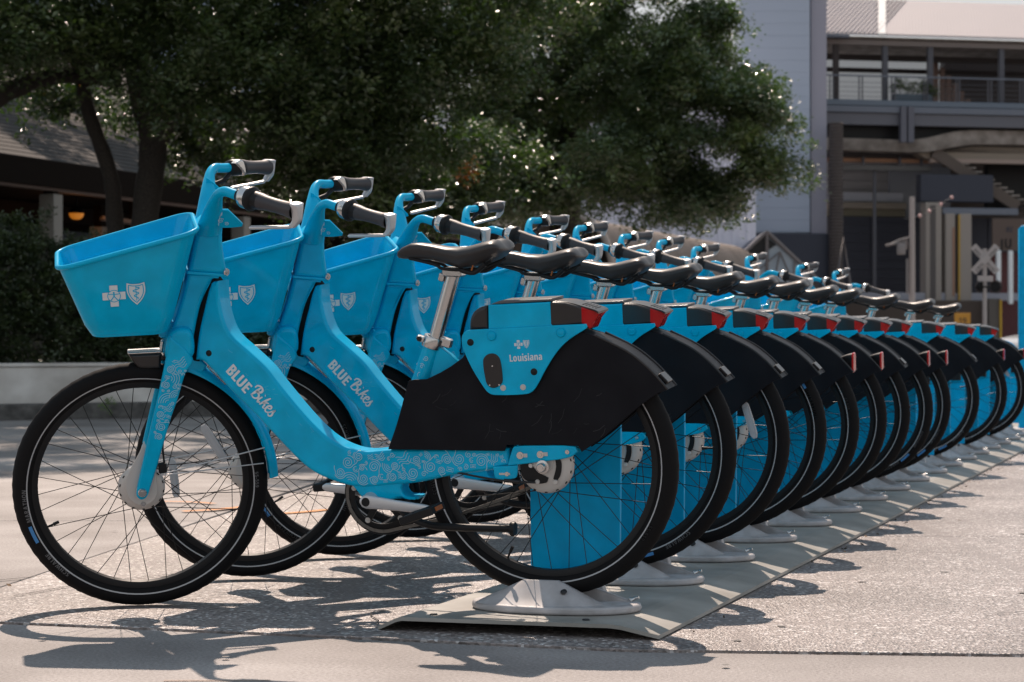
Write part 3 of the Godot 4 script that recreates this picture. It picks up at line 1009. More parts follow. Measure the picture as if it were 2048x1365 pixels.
func gable():
	var g := thing("glazed_gable", Vector3(6.72, 0, -58), 0.12)
	tag(g, "glazed gable pavilion with grey roof between the tan shed and the tower", "pavilion")
	var fr := mat(lin(0.13, 0.115, 0.115), 0.7)
	var rf := mat(lin(0.10, 0.105, 0.135), 0.7)
	var gl := mat(lin(0.30, 0.36, 0.42), 0.3)
	var b := MB.new()
	b.extrude(v2([-900, 2780, 0, 3560, 1180, 2500, 1180, 2300, -900, 2300]), -0.10, -0.06)
	part("gable_glass", b, gl, g)
	b = MB.new()
	b.extrude(v2([-900, 2780, -40, 3530, 260, 3280, -560, 2760]), -0.05, 0.0)
	part("dark_soffit", b, M.black, g)
	for s in [[Vector3(-0.98, 2.72, 0.02), Vector3(0, 3.62, 0.02), 0.05], [Vector3(0, 3.62, 0.02), Vector3(1.35, 2.38, 0.02), 0.05], [Vector3(0, 2.3, 0.03), Vector3(0, 3.58, 0.03), 0.045], [Vector3(-0.6, 2.3, 0.03), Vector3(0.35, 3.1, 0.03), 0.022], [Vector3(0.35, 3.1, 0.03), Vector3(0.2, 2.3, 0.03), 0.022], [Vector3(0.7, 2.3, 0.03), Vector3(0.75, 2.85, 0.03), 0.022], [Vector3(0.35, 3.1, 0.03), Vector3(0.7, 2.3, 0.03), 0.022]]:
		b = MB.new()
		b.tube(PackedVector3Array([s[0], s[1]]), s[2], 6)
		part("frame_bar", b, fr, g)
	for q in [-1.0, 1.0]:
		b = MB.new()
		var foot := Vector3(-0.98, 2.72, 0.05) if q < 0 else Vector3(1.35, 2.38, 0.05)
		var top := Vector3(0, 3.66, 0.05)
		var back := Vector3(0.9, 0, -6.0)
		b.flat(foot, top, top + back, foot + back, Vector3(q, 1, 0))
		b.flat(foot - Vector3(0, 0.08, 0), top - Vector3(0, 0.08, 0), top, foot, Vector3(0, 0, 1))
		part("roof_slope", b, rf, g)
	bx(g, "base", mat(lin(0.06, 0.05, 0.05), 0.8), Vector3(2.3, 2.3, 4.0), Vector3(0.3, 1.15, -2.2))
	b = MB.new()
	b.tube(PackedVector3Array([Vector3(2.1, 1.9, -1), Vector3(2.35, 3.5, -1), Vector3(2.6, 1.9, -1)]), 0.05, 6)
	part("side_frame", b, fr, g)

func utility():
	var u := thing("utility_pole", Vector3(10.01, 0, -55))
	var dull := mat(lin(0.22, 0.20, 0.195), 0.8)
	tag(u, "pale utility pole carrying a transformer and lamp arm before the dark shutters", "pole")
	var b := MB.new()
	b.tube(PackedVector3Array([Vector3(0, 0, 0), Vector3(0, 4.35, 0)]), [0.085, 0.065], 10)
	part("pole", b, mat(lin(0.36, 0.31, 0.29), 0.7), u)
	b = MB.new()
	b.tube(PackedVector3Array([Vector3(0, 3.35, 0), Vector3(-0.35, 3.25, 0), Vector3(-0.62, 3.12, 0)]), 0.03, 6)
	b.box(Vector3(0.34, 0.06, 0.12), Transform3D(Basis(Vector3.BACK, 0.2), Vector3(-0.50, 3.16, 0)), 0.02)
	part("lamp_arm", b, dull, u)
	for q in [[-0.28, 3.05], [-0.2, 3.18]]:
		b = MB.new()
		b.lathe([Vector2(0.0, 0.0), Vector2(0.10, 0.0), Vector2(0.11, 0.03), Vector2(0.11, 0.22), Vector2(0.09, 0.27), Vector2(0.0, 0.28)], 12, Transform3D(Basis(Vector3.RIGHT, -PI / 2), Vector3(q[0], q[1] - 0.15, 0.05 if q[0] < -0.25 else -0.12)))
		part("transformer", b, dull, u)
	b = MB.new()
	b.box(Vector3(0.05, 0.9, 0.05), Transform3D(Basis(), Vector3(-0.13, 2.35, 0.05)), 0.01)
	part("conduit", b, dull, u)
	# bulb string
	var s := thing("light_string", Vector3(10.0, 3.5, -56))
	tag(s, "string of small pink bulbs sagging across the navy box", "light string")
	var pts := smooth3([Vector3(0.0, 0.35, 0), Vector3(0.5, 0.46, -1), Vector3(1.1, 0.72, -2), Vector3(1.8, 1.1, -3)], 5)
	b = MB.new()
	b.tube(pts, 0.008, 5)
	part("wire", b, M.black, s)
	for k in [6, 9, 12, 15]:
		b = MB.new()
		b.lathe([Vector2(0.0, -0.05), Vector2(0.035, -0.035), Vector2(0.05, 0.0), Vector2(0.035, 0.035), Vector2(0.0, 0.05)], 10)
		part("bulb", b, mat(lin(0.75, 0.45, 0.42), 0.3), s, Transform3D(Basis(), pts[k]))

func crossing():
	var c := thing("railroad_crossing_signal", Vector3(13.33, 0, -62))
	tag(c, "grey railroad crossing signal with crossbuck and twin dark lamps", "crossing signal")
	var w := mat(lin(0.36, 0.33, 0.32), 0.6)
	var b := MB.new()
	b.tube(PackedVector3Array([Vector3.ZERO, Vector3(0, 3.35, 0)]), 0.06, 10)
	part("mast", b, w, c)
	for q in [-1.0, 1.0]:
		b = MB.new()
		b.box(Vector3(1.0, 0.20, 0.02), Transform3D(Basis(Vector3.BACK, q * 0.83), Vector3(0, 3.05, 0.08 + 0.015 * q)), 0.005)
		var arm: MeshInstance3D = part("crossbuck_arm", b, w, c)
		var s := ["RAIL", "ROAD"] if q < 0 else ["CROS", "SING"]
		for k in 2:
			var tm := words(s[k], 0.085)
			part("lettering", tm, mat(lin(0.10, 0.09, 0.09), 0.7), arm, Transform3D(Basis(Vector3.BACK, q * 0.83), Vector3(cos(q * 0.83), sin(q * 0.83), 0) * (0.28 * (k * 2 - 1)) + Vector3(0, 3.05, 0.093 + 0.015 * q) - Basis(Vector3.BACK, q * 0.83) * Vector3(0, 0.03, 0)))
	b = MB.new()
	b.box(Vector3(0.44, 0.16, 0.02), Transform3D(Basis(), Vector3(0, 2.50, 0.08)), 0.004)
	part("plate", b, w, c)
	b = MB.new()
	b.box(Vector3(0.62, 0.05, 0.05), Transform3D(Basis(), Vector3(0.02, 2.27, 0.05)), 0.01)
	part("crossarm", b, M.black, c)
	for q in [-0.25, 0.36]:
		b = MB.new()
		b.lathe([Vector2(0.0, -0.10), Vector2(0.10, -0.08), Vector2(0.15, 0.0), Vector2(0.15, 0.05), Vector2(0.13, 0.02), Vector2(0.0, 0.02)], 18, zt(0.12))
		var lampp: MeshInstance3D = part("signal_lamp", b, M.black, c, Transform3D(Basis(Vector3.UP, 0.9 if q < 0 else -0.6), Vector3(q, 2.27, 0)))
		b = MB.new()
		b.lathe([Vector2(0.19, 0.0), Vector2(0.17, -0.012), Vector2(0.14, -0.012)], 18, zt(0.10))
		part("backing_ring", b, mat(lin(0.12, 0.10, 0.10), 0.5), lampp)
	# orange notice on the low wall
	var nt := thing("orange_notice", Vector3(12.62, 1.38, -61.6), 0.1)
	tag(nt, "small orange notice on the low brown wall beside the crossing signal", "sign")
	bx(nt, "board", mat(lin(0.50, 0.24, 0.03), 0.7), Vector3(0.46, 0.30, 0.03), Vector3.ZERO, 0.005)
	part("lettering", words("19", 0.16), mat(lin(0.12, 0.07, 0.03), 0.8), nt, Transform3D(Basis(), Vector3(0, -0.07, 0.02)))
	bx(nt, "stake", M.black, Vector3(0.05, 1.3, 0.04), Vector3(0, -0.72, -0.01))

func kiosk():
	var k := thing("rental_kiosk", Vector3(4.215, 0, -16.6), -0.18)
	tag(k, "tall blue rental kiosk at the far end of the dock row", "kiosk")
	var b := MB.new()
	b.extrude(smooth(v2([-380, 0, 380, 0, 380, 1560, 360, 1580, -360, 1580, -380, 1560]), 2, 0.8), -0.09, 0.09, 0.012)
	part("body", b, M.blue_sheet, k)
	bx(k, "screen_panel", M.black, Vector3(0.5, 0.4, 0.02), Vector3(0.06, 1.15, 0.1), 0.005)
	part("lettering", words("B", 0.07), M.print, k, Transform3D(Basis(), Vector3(-0.235, 1.43, 0.095)))
	bx(k, "base", M.foot, Vector3(0.9, 0.05, 0.4), Vector3(0, 0.025, 0), 0.01)

func car():
	var c := thing("parked_car", Vector3(11.5, 0, -42), 0.25)
	tag(c, "white parked car half hidden by the blue kiosk", "car")
	var paint := mat(lin(0.74, 0.74, 0.75), 0.15, 0.0, 0.8)
	var b := MB.new()
	b.extrude(smooth(v2([-2100, 350, -2150, 620, -2000, 780, -1100, 900, 1700, 900, 2100, 850, 2150, 350]), 4, 0.2), -0.85, 0.85, 0.09)
	part("body", b, paint, c)
	b = MB.new()
	b.extrude(smooth(v2([-1150, 880, -550, 1400, 900, 1430, 1650, 900]), 4, 0.3), -0.70, 0.70, 0.08)
	part("cabin", b, mat(lin(0.03, 0.035, 0.04), 0.08), c)
	bx(c, "bumper", M.alloy, Vector3(0.12, 0.16, 1.6), Vector3(-2.15, 0.5, 0), 0.03)
	for q in [[-1.35, 0.8], [1.35, 0.8], [-1.35, -0.8], [1.35, -0.8]]:
		b = MB.new()
		b.lathe([Vector2(0.0, -0.1), Vector2(0.3, -0.1), Vector2(0.33, -0.06), Vector2(0.33, 0.06), Vector2(0.3, 0.1), Vector2(0.0, 0.1)], 20)
		part("wheel", b, M.rubber, c, Transform3D(Basis(), Vector3(q[0], 0.33, q[1])))
	for q in [-0.6, 0.6]:
		bx(c, "headlight", M.clear, Vector3(0.06, 0.13, 0.3), Vector3(-2.12, 0.68, q), 0.02)

# ---------------------------------------------------------------- docks
func docks():
	# one folded sheet, raised on its flanges
	var b := MB.new()
	var pl := thing("dock_base_plate", Vector3(-0.324, 0, -5.313))
	tag(pl, "long grey folded steel plate on the pavement carrying the row of docks", "base plate")
	var across := Vector3(0.6665, 0, 0.187).normalized()
	var L := 14.0
	var cs := [Vector2(0.0, 0.009), Vector2(0.045, 0.030), Vector2(0.060, 0.0335), Vector2(0.575, 0.0335), Vector2(0.600, 0.031), Vector2(0.692, 0.012)]
	var th := 0.009
	for i in cs.size() - 1:
		var p: Vector3 = across * cs[i].x + Vector3(0, cs[i].y, 0)
		var q: Vector3 = across * cs[i + 1].x + Vector3(0, cs[i + 1].y, 0)
		var r := ROW * L
		var dn := Vector3(0, -th, 0)
		b.flat(p, q, q + r, p + r, Vector3.UP)
		b.flat(p + dn, q + dn, q + r + dn, p + r + dn, Vector3.DOWN)
		b.flat(p, q, q + dn, p + dn, -ROW)
	b.flat(Vector3(0, 0.009, 0), Vector3(0, 0, 0), ROW * L, Vector3(0, 0.009, 0) + ROW * L, -across)
	var e := across * 0.692
	b.flat(e + Vector3(0, 0.012, 0), e + Vector3(0, 0.003, 0), e + Vector3(0, 0.003, 0) + ROW * L, e + Vector3(0, 0.012, 0) + ROW * L, across)
	part("sheet", b, M.plate, pl)
	for q in [0.12, 0.50]:
		b = MB.new()
		b.lathe([Vector2(0.0, 0.003), Vector2(0.008, 0.003), Vector2(0.010, 0.0)], 12, Transform3D(Basis(Vector3.RIGHT, -PI / 2), Vector3.ZERO))
		part("screw", b, M.dark_metal, pl, Transform3D(Basis(), across * q + ROW * 0.06 + Vector3(0, 0.034, 0)))
	# one dock, then copies
	var d := Node3D.new()
	# pad
	var el := PackedVector2Array()
	for i in 40:
		var a := TAU * i / 40
		el.append(Vector2(signf(cos(a)) * pow(absf(cos(a)), 0.85) * 0.215 + 0.015, sin(a) * 0.135))
	b = MB.new()
	b.extrude(el, 0.0, 0.020, 0.008, Transform3D(Basis(Vector3(1, 0, 0), Vector3(0, 0, -1), Vector3(0, 1, 0)), Vector3(0, 0.034, 0)))
	part("pad", b, M.foot, d)
	# two ridges with the wheel slot between
	for s in [1.0, -1.0]:
		b = MB.new()
		var rings := []
		for l in 7:
			var f := l / 6.0
			var g := f
			var x0 := lerpf(-0.180, -0.058, g)
			var x1 := lerpf(0.150 if s > 0 else 0.205, 0.034, g)
			var zo := lerpf(0.122, 0.052, pow(g, 0.8))
			var zi := lerpf(0.036, 0.036, g)
			var y := 0.052 + 0.057 * f
			var ring := PackedVector3Array()
			var n := 14
			for i in n + 1:
				var a := PI * i / n
				var cx := (x0 + x1) / 2 - cos(a) * (x1 - x0) / 2
				ring.append(Vector3(cx, y, s * (zi + (zo - zi) * pow(maxf(sin(a), 0.0), 0.75))))
			ring.append(Vector3(x1 - 0.02, y, s * zi * 0.98))
			ring.append(Vector3((x0 + x1) / 2, y, s * zi * 0.98))
			ring.append(Vector3(x0 + 0.02, y, s * zi * 0.98))
			rings.append(ring)
		b.loft(rings, true, false, true)
		var rg := part("wheel_guide", b, M.foot, d)
		b = MB.new()
		b.lathe([Vector2(0.0, 0.0015), Vector2(0.006, 0.001), Vector2(0.0085, -0.002)], 12)
		part("bolt", b, M.dark_metal, rg, Transform3D(Basis(Vector3.RIGHT, (-0.75 if s > 0 else 0.75 + PI)), Vector3(0.055, 0.087, s * 0.075)))
	# post panel on the far side
	b = MB.new()
	b.extrude(smooth(v2([-85, 116, 148, 116, 150, 560, 138, 640, 100, 690, 32, 712, -36, 690, -74, 640, -86, 560]), 4, 0.5), -0.128, -0.112, 0.003)
	var pp := part("post_panel", b, M.blue_sheet, d)
	b = MB.new()
	b.extrude(v2([-80, 0, 120, 0, 100, 78, -70, 78]), -0.130, -0.100, 0.004, Transform3D(Basis(), Vector3(0, 0.034, 0)))
	part("post_foot", b, M.foot, d)
	b = MB.new()
	b.extrude(smooth(v2([60, 480, 130, 480, 130, 620, 60, 620]), 2, 0.9), -0.112, -0.07, 0.006)
	part("lock_housing", b, M.black, d)
	# small latch pin on the far rim of the pad
	b = MB.new()
	b.tube(PackedVector3Array([Vector3(0.188, 0.058, -0.052), Vector3(0.200, 0.060, -0.056), Vector3(0.212, 0.063, -0.056)]), 0.004, 8)
	b.tube(PackedVector3Array([Vector3(0.192, 0.055, -0.045), Vector3(0.204, 0.061, -0.060)]), 0.0035, 8)
	part("latch_pin", b, M.steel, d)
	var spots := ["first dock from the near end, holding the nearest bicycle", "second dock, holding the bicycle whose rear wheel shows below the first fender", "third dock, under the bicycle with the white wheel reflector", "fourth dock in the row, beneath the fourth saddle", "fifth dock in the row, beneath the first bicycle with a red reflector", "sixth dock in the row, under the second red fender reflector", "seventh dock in the row, before the third red fender reflector", "eighth dock in the row, under the third red fender reflector", "ninth dock, last before the first empty one", "empty dock with its blue post bare after the ninth bicycle", "dock under the tenth bicycle, between two empty docks", "empty dock with bare blue post after the tenth bicycle", "dock under the eleventh bicycle, between empty docks", "empty dock with bare blue post after the eleventh bicycle", "dock under the last bicycle of the row", "empty dock just past the last bicycle", "farthest empty dock beside the blue kiosk"]
	for k in 17:
		var o: Node3D = d if k == 0 else d.duplicate()
		o.name = "bike_dock" if k == 0 else "bike_dock_%03d" % k
		add_child(o)
		o.transform = Transform3D(Basis(Vector3.UP, -YAW), Vector3(FIRST.x, 0, FIRST.z) + ROW * SPACING * k)
		tag(o, spots[k], "bike dock", "bike docks along the base plate")

# ---------------------------------------------------------------- bicycles
func spiral(b: MB, c: Vector2, r: float, turns: float, w: float, t: Transform3D, start := 0.0, hand := 1.0, tail := Vector2.ZERO):
	var p := PackedVector2Array()
	var n := int(turns * 18)
	if tail != Vector2.ZERO:
		var e := c + Vector2.from_angle(start) * r
		p.append(e + tail)
		p.append(e + tail * 0.55 + Vector2.from_angle(start) * tail.length() * 0.12)
	for i in n + 1:
		var f := float(i) / n
		p.append(c + Vector2.from_angle(start + hand * TAU * turns * f) * r * (1.0 - 0.86 * f))
	b.ribbon(p, w, t)

func arcs(b: MB, c: Vector2, r: float, a0: float, a1: float, w: float, t: Transform3D):
	var p := PackedVector2Array()
	for i in 13:
		p.append(c + Vector2.from_angle(lerpf(a0, a1, i / 12.0)) * r)
	b.ribbon(p, w, t)

# badge: a cross with a ringed figure, or a shield with staff and serpent
func badge(parent: Node, s: float, shield: bool, t: Transform3D):
	var b := MB.new()
	var k := MB.new()
	var up := t * Transform3D(Basis(), Vector3(0, 0, 0.0006))
	if not shield:
		var a := 0.30 * s
		var h := 0.85 * s
		b.fill(PackedVector2Array([Vector2(-a, -h), Vector2(a, -h), Vector2(a, -a), Vector2(h, -a), Vector2(h, a), Vector2(a, a), Vector2(a, h), Vector2(-a, h), Vector2(-a, a), Vector2(-h, a), Vector2(-h, -a), Vector2(-a, -a)]), t)
		k.ribbon(disc(Vector2.ZERO, 0.47 * s, 26), 0.055 * s, up, true)
		k.fill(disc(Vector2(0, 0.26 * s), 0.07 * s, 10), up)
		k.ribbon(PackedVector2Array([Vector2(0, 0.2 * s), Vector2(0, -0.02 * s)]), 0.10 * s, up)
		for q in [-1.0, 1.0]:
			k.ribbon(PackedVector2Array([Vector2(0, 0.12 * s), Vector2(q * 0.45 * s, 0.16 * s)]), 0.06 * s, up)
			k.ribbon(PackedVector2Array([Vector2(0, -0.02 * s), Vector2(q * 0.28 * s, -0.38 * s)]), 0.07 * s, up)
	else:
		var o := smooth(PackedVector2Array([Vector2(-0.66, 0.84), Vector2(-0.33, 0.74), Vector2(0, 0.72), Vector2(0.33, 0.74), Vector2(0.66, 0.84), Vector2(0.68, 0.1), Vector2(0.42, -0.5), Vector2(0, -0.95), Vector2(-0.42, -0.5), Vector2(-0.68, 0.1)]), 3, 0.3)
		var p := PackedVector2Array()
		var q := PackedVector2Array()
		for v in o:
			p.append(v * s)
			q.append(v * s * 0.80)
		b.fill(p, t)
		k.ribbon(q, 0.07 * s, up, true)
		k.ribbon(PackedVector2Array([Vector2(0, 0.55 * s), Vector2(0, -0.6 * s)]), 0.05 * s, up)
		var w := PackedVector2Array()
		for i in 25:
			var f := i / 24.0
			w.append(Vector2(sin(f * 15.0) * (0.28 - 0.16 * f), 0.48 - 0.95 * f) * s)
		k.ribbon(w, 0.075 * s, up)
	var m := part("badge", b, M.print, parent)
	part("badge_figure", k, M.blue, m)

func glyphs_on_arc(b: MB, s: String, r: float, a0: float, h: float, zz: float, bold := true):
	# letters that stand outwards on a circle, read clockwise
	var a := a0
	for i in s.length():
		var c := s.substr(i, 1)
		var tm := words(c, h, 0.0002, bold)
		var ar := tm.get_mesh_arrays()
		var w := 0.5 * h
		if ar.size() and ar[Mesh.ARRAY_VERTEX] != null and ar[Mesh.ARRAY_VERTEX].size():
			var vv: PackedVector3Array = ar[Mesh.ARRAY_VERTEX]
			var ix: PackedInt32Array = ar[Mesh.ARRAY_INDEX] if ar[Mesh.ARRAY_INDEX] != null else PackedInt32Array(range(vv.size()))
			var lo := 1e9
			var hi := -1e9
			for p in vv:
				lo = minf(lo, p.x)
				hi = maxf(hi, p.x)
			w = hi - lo
			var mid := a - (w * 0.5) / r
			var bs := Basis(Vector3(sin(mid), -cos(mid), 0), Vector3(cos(mid), sin(mid), 0), Vector3(0, 0, 1))
			for q in range(0, ix.size(), 3):
				var A: Vector3 = bs * Vector3(vv[ix[q]].x - (lo + hi) / 2, vv[ix[q]].y, 0) + bs.y * r + Vector3(0, 0, zz)
				var B: Vector3 = bs * Vector3(vv[ix[q + 1]].x - (lo + hi) / 2, vv[ix[q + 1]].y, 0) + bs.y * r + Vector3(0, 0, zz)
				var C: Vector3 = bs * Vector3(vv[ix[q + 2]].x - (lo + hi) / 2, vv[ix[q + 2]].y, 0) + bs.y * r + Vector3(0, 0, zz)
				if absf(vv[ix[q]].z - vv[ix[q + 1]].z) + absf(vv[ix[q]].z - vv[ix[q + 2]].z) < 1e-6:
					b.tri(A, B, C, Vector3.BACK, Vector3.BACK, Vector3.BACK)
		a -= (w + h * 0.22) / r

func make_wheel(called: String, parent: Node, at: Transform3D, rear: bool):
	var b := MB.new()
	b.lathe([Vector2(0.264, -0.009), Vector2(0.264, 0.009), Vector2(0.272, 0.0125), Vector2(0.2825, 0.0125), Vector2(0.2825, -0.0125), Vector2(0.272, -0.0125)], 72, Transform3D(), true)
	var w := part(called, b, M.black, parent, at)
	# tyre: round section, tread blocks nibbling the outer edge
	b = MB.new()
	var rings := []
	var n := 128
	for i in n:
		var a := TAU * i / n
		var ring := PackedVector3Array()
		for j in 20:
			var t := TAU * j / 20
			var tr := 0.0265 + (0.0007 if i % 2 == 0 else -0.0003) * maxf(0.0, cos(t))
			var rr := 0.3025 + tr * cos(t)
			ring.append(Vector3(cos(a) * rr, sin(a) * rr, sin(t) * tr))
		rings.append(ring)
	b.loft(rings, true, false, false, true)
	part("tyre", b, M.rubber, w)
	for s in [1.0, -1.0]:
		b = MB.new()
		b.lathe([Vector2(0.2904, s * 0.0242), Vector2(0.2920, s * 0.02495), Vector2(0.2936, s * 0.0255)], 96)
		part("reflective_stripe", b, M.stripe, w)
	# lettering on the near sidewall
	b = MB.new()
	var off := -0.55 if rear else 0.0
	glyphs_on_arc(b, "MARATHON", 0.299, 3.36 + off, 0.0105, 0.0272)
	glyphs_on_arc(b, "SCHWALBE", 0.299, 3.96 + off, 0.0105, 0.0272)
	glyphs_on_arc(b, "55-559", 0.299, 0.05 + off, 0.009, 0.0272)
	part("tyre_lettering", b, M.tyre_text, w)
	b = MB.new()
	arcs(b, Vector2.ZERO, 0.3015, 3.40 + off, 3.56 + off, 0.009, zt(0.0272))
	part("tyre_patch", b, M.tyre_blue, w)
	# hub
	b = MB.new()
	if rear:
		b.lathe([Vector2(0.0, 0.036), Vector2(0.035, 0.036), Vector2(0.058, 0.033), Vector2(0.066, 0.029), Vector2(0.068, 0.025), Vector2(0.070, 0.023), Vector2(0.070, 0.014), Vector2(0.060, 0.012), Vector2(0.045, 0.008), Vector2(0.045, -0.020), Vector2(0.058, -0.024), Vector2(0.058, -0.032), Vector2(0.03, -0.036), Vector2(0.0, -0.04)], 36)
	else:
		b.lathe([Vector2(0.0, 0.040), Vector2(0.030, 0.040), Vector2(0.044, 0.037), Vector2(0.055, 0.032), Vector2(0.060, 0.027), Vector2(0.061, 0.012), Vector2(0.050, 0.008), Vector2(0.024, 0.006), Vector2(0.022, -0.030), Vector2(0.042, -0.034), Vector2(0.042, -0.040), Vector2(0.0, -0.045)], 36)
	var hub := part("hub", b, M.cream, w)
	b = MB.new()
	for i in 14:
		var a := TAU * (i + 0.5) / 14
		var q := Vector2.from_angle(a) * (0.0665 if rear else 0.0565)
		b.box(Vector3(0.007, 0.003, 0.002), Transform3D(Basis(Vector3.BACK, a + PI / 2), Vector3(q.x, q.y, 0.0285 if rear else 0.0315)))
	part("hub_slots", b, M.black, hub)
	b = MB.new()
	b.lathe([Vector2(0.0, 0.0), Vector2(0.006, 0.0), Vector2(0.006, -0.003), Vector2(0.0095, -0.003), Vector2(0.0115, -0.006), Vector2(0.0115, -0.018), Vector2(0.017, -0.019), Vector2(0.017, -0.024)], 14)
	part("axle_nut", b, M.steel, hub, zt(0.076 if rear else 0.080))
	# spokes: one bar, turned and crossed
	var bar := CylinderMesh.new()
	bar.top_radius = 0.0010
	bar.bottom_radius = 0.0012
	bar.height = 1.0
	bar.radial_segments = 5
	bar.rings = 0
	for i in 36:
		var side := 1.0 if i % 2 == 0 else -1.0
		var cross := 1.0 if (i / 2) % 2 == 0 else -1.0
		var ar := TAU * i / 36.0
		var ah := ar + cross * (0.95 if side > 0 else 1.05)
		var rh := (0.066 if rear else 0.057) if side > 0 else (0.055 if rear else 0.040)
		var zh := (0.019 if rear else 0.019) if side > 0 else -0.034
		var p := Vector3(cos(ah) * rh, sin(ah) * rh, zh)
		var q := Vector3(cos(ar) * 0.266, sin(ar) * 0.266, side * 0.003)
		var d := q - p
		var y := d.normalized()
		var x := y.cross(Vector3.BACK).normalized()
		part("spoke", bar, M.spoke, w, Transform3D(Basis(x, y * d.length(), x.cross(y)), (p + q) / 2))
	# valve
	b = MB.new()
	b.tube(PackedVector3Array([Vector3(-0.264, 0, 0), Vector3(-0.248, 0, 0), Vector3(-0.246, 0, 0), Vector3(-0.232, 0, 0)]), [0.0028, 0.0028, 0.0042, 0.0042], 8)
	part("valve", b, M.black, w, Transform3D(Basis(Vector3.BACK, 0.35 if not rear else 1.13), Vector3.ZERO))
	if not rear:
		spoke_reflector(w, 0.47)
	return w

func spoke_reflector(w: Node3D, a: float):
	var b := MB.new()
	b.extrude(smooth(v2([-58, -5, -46, -11, 46, -11, 58, -5, 58, 5, 46, 11, -46, 11, -58, 5]), 2, 0.6), -0.005, 0.005, 0.003)
	b.extrude(smooth(v2([-40, -5, 40, -5, 40, 5, -40, 5]), 1, 0.6), 0.005, 0.0065, 0.001)
	part("spoke_reflector", b, M.clear, w, Transform3D(Basis(Vector3.BACK, a + PI / 2), Vector3(cos(a), sin(a), 0) * 0.218 + Vector3(0, 0, 0.012)))

func make_bicycle() -> Node3D:
	var k := Node3D.new()
	var b := MB.new()
	# ---- frame: head piece, swooping down tube and chain stay as one shell
	var fo := smooth(v2([-929, 589, -905, 584, -837, 514, -770, 451, -698, 378, -644, 326, -608, 301, -562, 282, -517, 270, -480, 266, -426, 270, -322, 283, -246, 300, -132, 317, -88, 329, -90, 372, -112, 374, -244, 368, -412, 363, -469, 358, -509, 364, -551, 381, -588, 407, -635, 453, -702, 531, -733, 570, -783, 615, -828, 655, -846, 694, -855, 739, -857, 791, -876, 786, -900, 717, -918, 653]), 3, 0.4)
	b.extrude(fo, -0.038, 0.038, 0.010, Transform3D(), 3)
	var fr := part("frame", b, M.blue, k)
	var top := zt(0.0386)
	b = MB.new()
	b.extrude(smooth(v2([-92, 329, 28, 345, 71, 354, 87, 366, 80, 380, 3, 381, -72, 378, -79, 370]), 3, 0.3), 0.0370, 0.0480, 0.003)
	b.extrude(smooth(v2([-92, 329, 28, 345, 71, 354, 87, 366, 80, 380, 3, 381, -72, 378, -79, 370]), 3, 0.3), -0.0480, -0.0370, 0.003)
	var cs := part("chain_stay_plate", b, M.blue, k)
	b = MB.new()
	b.lathe([Vector2(0.0, 0.006), Vector2(0.004, 0.006), Vector2(0.0045, 0.003), Vector2(0.009, 0.003), Vector2(0.010, 0.0)], 16)
	var bolt := b.mesh()
	for q in [[-58, 356, 1.0], [-6, 359, 1.0], [62, 366, 0.6]]:
		part("bolt", bolt, M.steel, cs, Transform3D(Basis().scaled(Vector3.ONE * q[2]), Vector3(q[0] * 0.001, q[1] * 0.001, 0.048)))
	for q in [[-52, 356], [0, 360]]:
		bx(cs, "slot", M.cream, Vector3(0.016, 0.009, 0.002), Vector3(q[0] * 0.001 + 0.004, q[1] * 0.001, 0.0484))
	b = MB.new()
	b.extrude(smooth(v2([-130, 326, -66, 331, -69, 304, -76, 298, -118, 293, -126, 300]), 3, 0.5), 0.040, 0.047, 0.002)
	var tab := part("dropout_tab", b, M.blue, k)
	part("bolt", bolt, M.steel, tab, Transform3D(Basis().scaled(Vector3.ONE * 0.6), Vector3(-0.094, 0.309, 0.047)))
	bx(tab, "slot", M.cream, Vector3(0.028, 0.005, 0.001), Vector3(-0.100, 0.309, 0.0474))
	b = MB.new()
	b.lathe([Vector2(0.0, 0.004), Vector2(0.0065, 0.003), Vector2(0.0085, 0.0)], 16)
	part("plug", b, M.black, fr, Transform3D(Basis(), Vector3(-0.889, 0.606, 0.0375)))
	# lettering down the tube
	var bd := Vector2(0.669, -0.743)
	var ld := Transform3D(Basis(Vector3(bd.x, bd.y, 0), Vector3(-bd.y, bd.x, 0), Vector3(0, 0, 1)), Vector3(-0.835, 0.571, 0.0386))
	part("lettering", bold_word("BLUE", 0.0300, 0.0012), M.print, fr, ld.translated_local(Vector3(0.001, 0, 0)).scaled_local(Vector3(0.78, 1.0, 1.0)))
	b = MB.new()
	script_word(b, ld.translated_local(Vector3(0.0865, -0.003, 0.0005)))
	part("script_lettering", b, M.print, fr)
	b = MB.new()
	var wg := RandomNumberGenerator.new()
	wg.seed = 31
	for i in 16:
		var f := wg.randf()
		var c := Vector2(lerpf(-0.86, -0.57, f), lerpf(0.62, 0.345, f)) + Vector2(wg.randf_range(-0.03, 0.03), wg.randf_range(-0.02, 0.03))
		var a := wg.randf_range(-1.4, 0.6)
		var l := wg.randf_range(0.004, 0.022)
		b.ribbon(PackedVector2Array([c, c + Vector2.from_angle(a) * l * 0.5, c + Vector2.from_angle(a + 0.15) * l]), wg.randf_range(0.0004, 0.0010), zt(0.0385))
	part("scratches", b, mat(lin(0.10, 0.50, 0.72), 0.6), fr)
	# line drawings over the stay
	b = MB.new()
	stay_art(b, top)
	part("line_art", b, M.faint, fr)
	# ---- bellows between frame and steerer
	b = MB.new()
	b.extrude(smooth(v2([-876, 800, -905, 751, -921, 711, -938, 647, -952, 585, -925, 583, -915, 652, -895, 716, -868, 786]), 3, 0.5), -0.028, 0.028, 0.006)
	part("bellows", b, M.rubber, k)
	# ---- seat tube, gusset, clamp, post
	var d := Vector3(0.128, 0.384, 0).normalized()
	b = MB.new()
	b.tube(PackedVector3Array([Vector3(-0.345, 0.47, 0), Vector3(-0.325, 0.535, 0), Vector3(-0.291, 0.632, 0)]), [0.034, 0.025, 0.0215], 18)
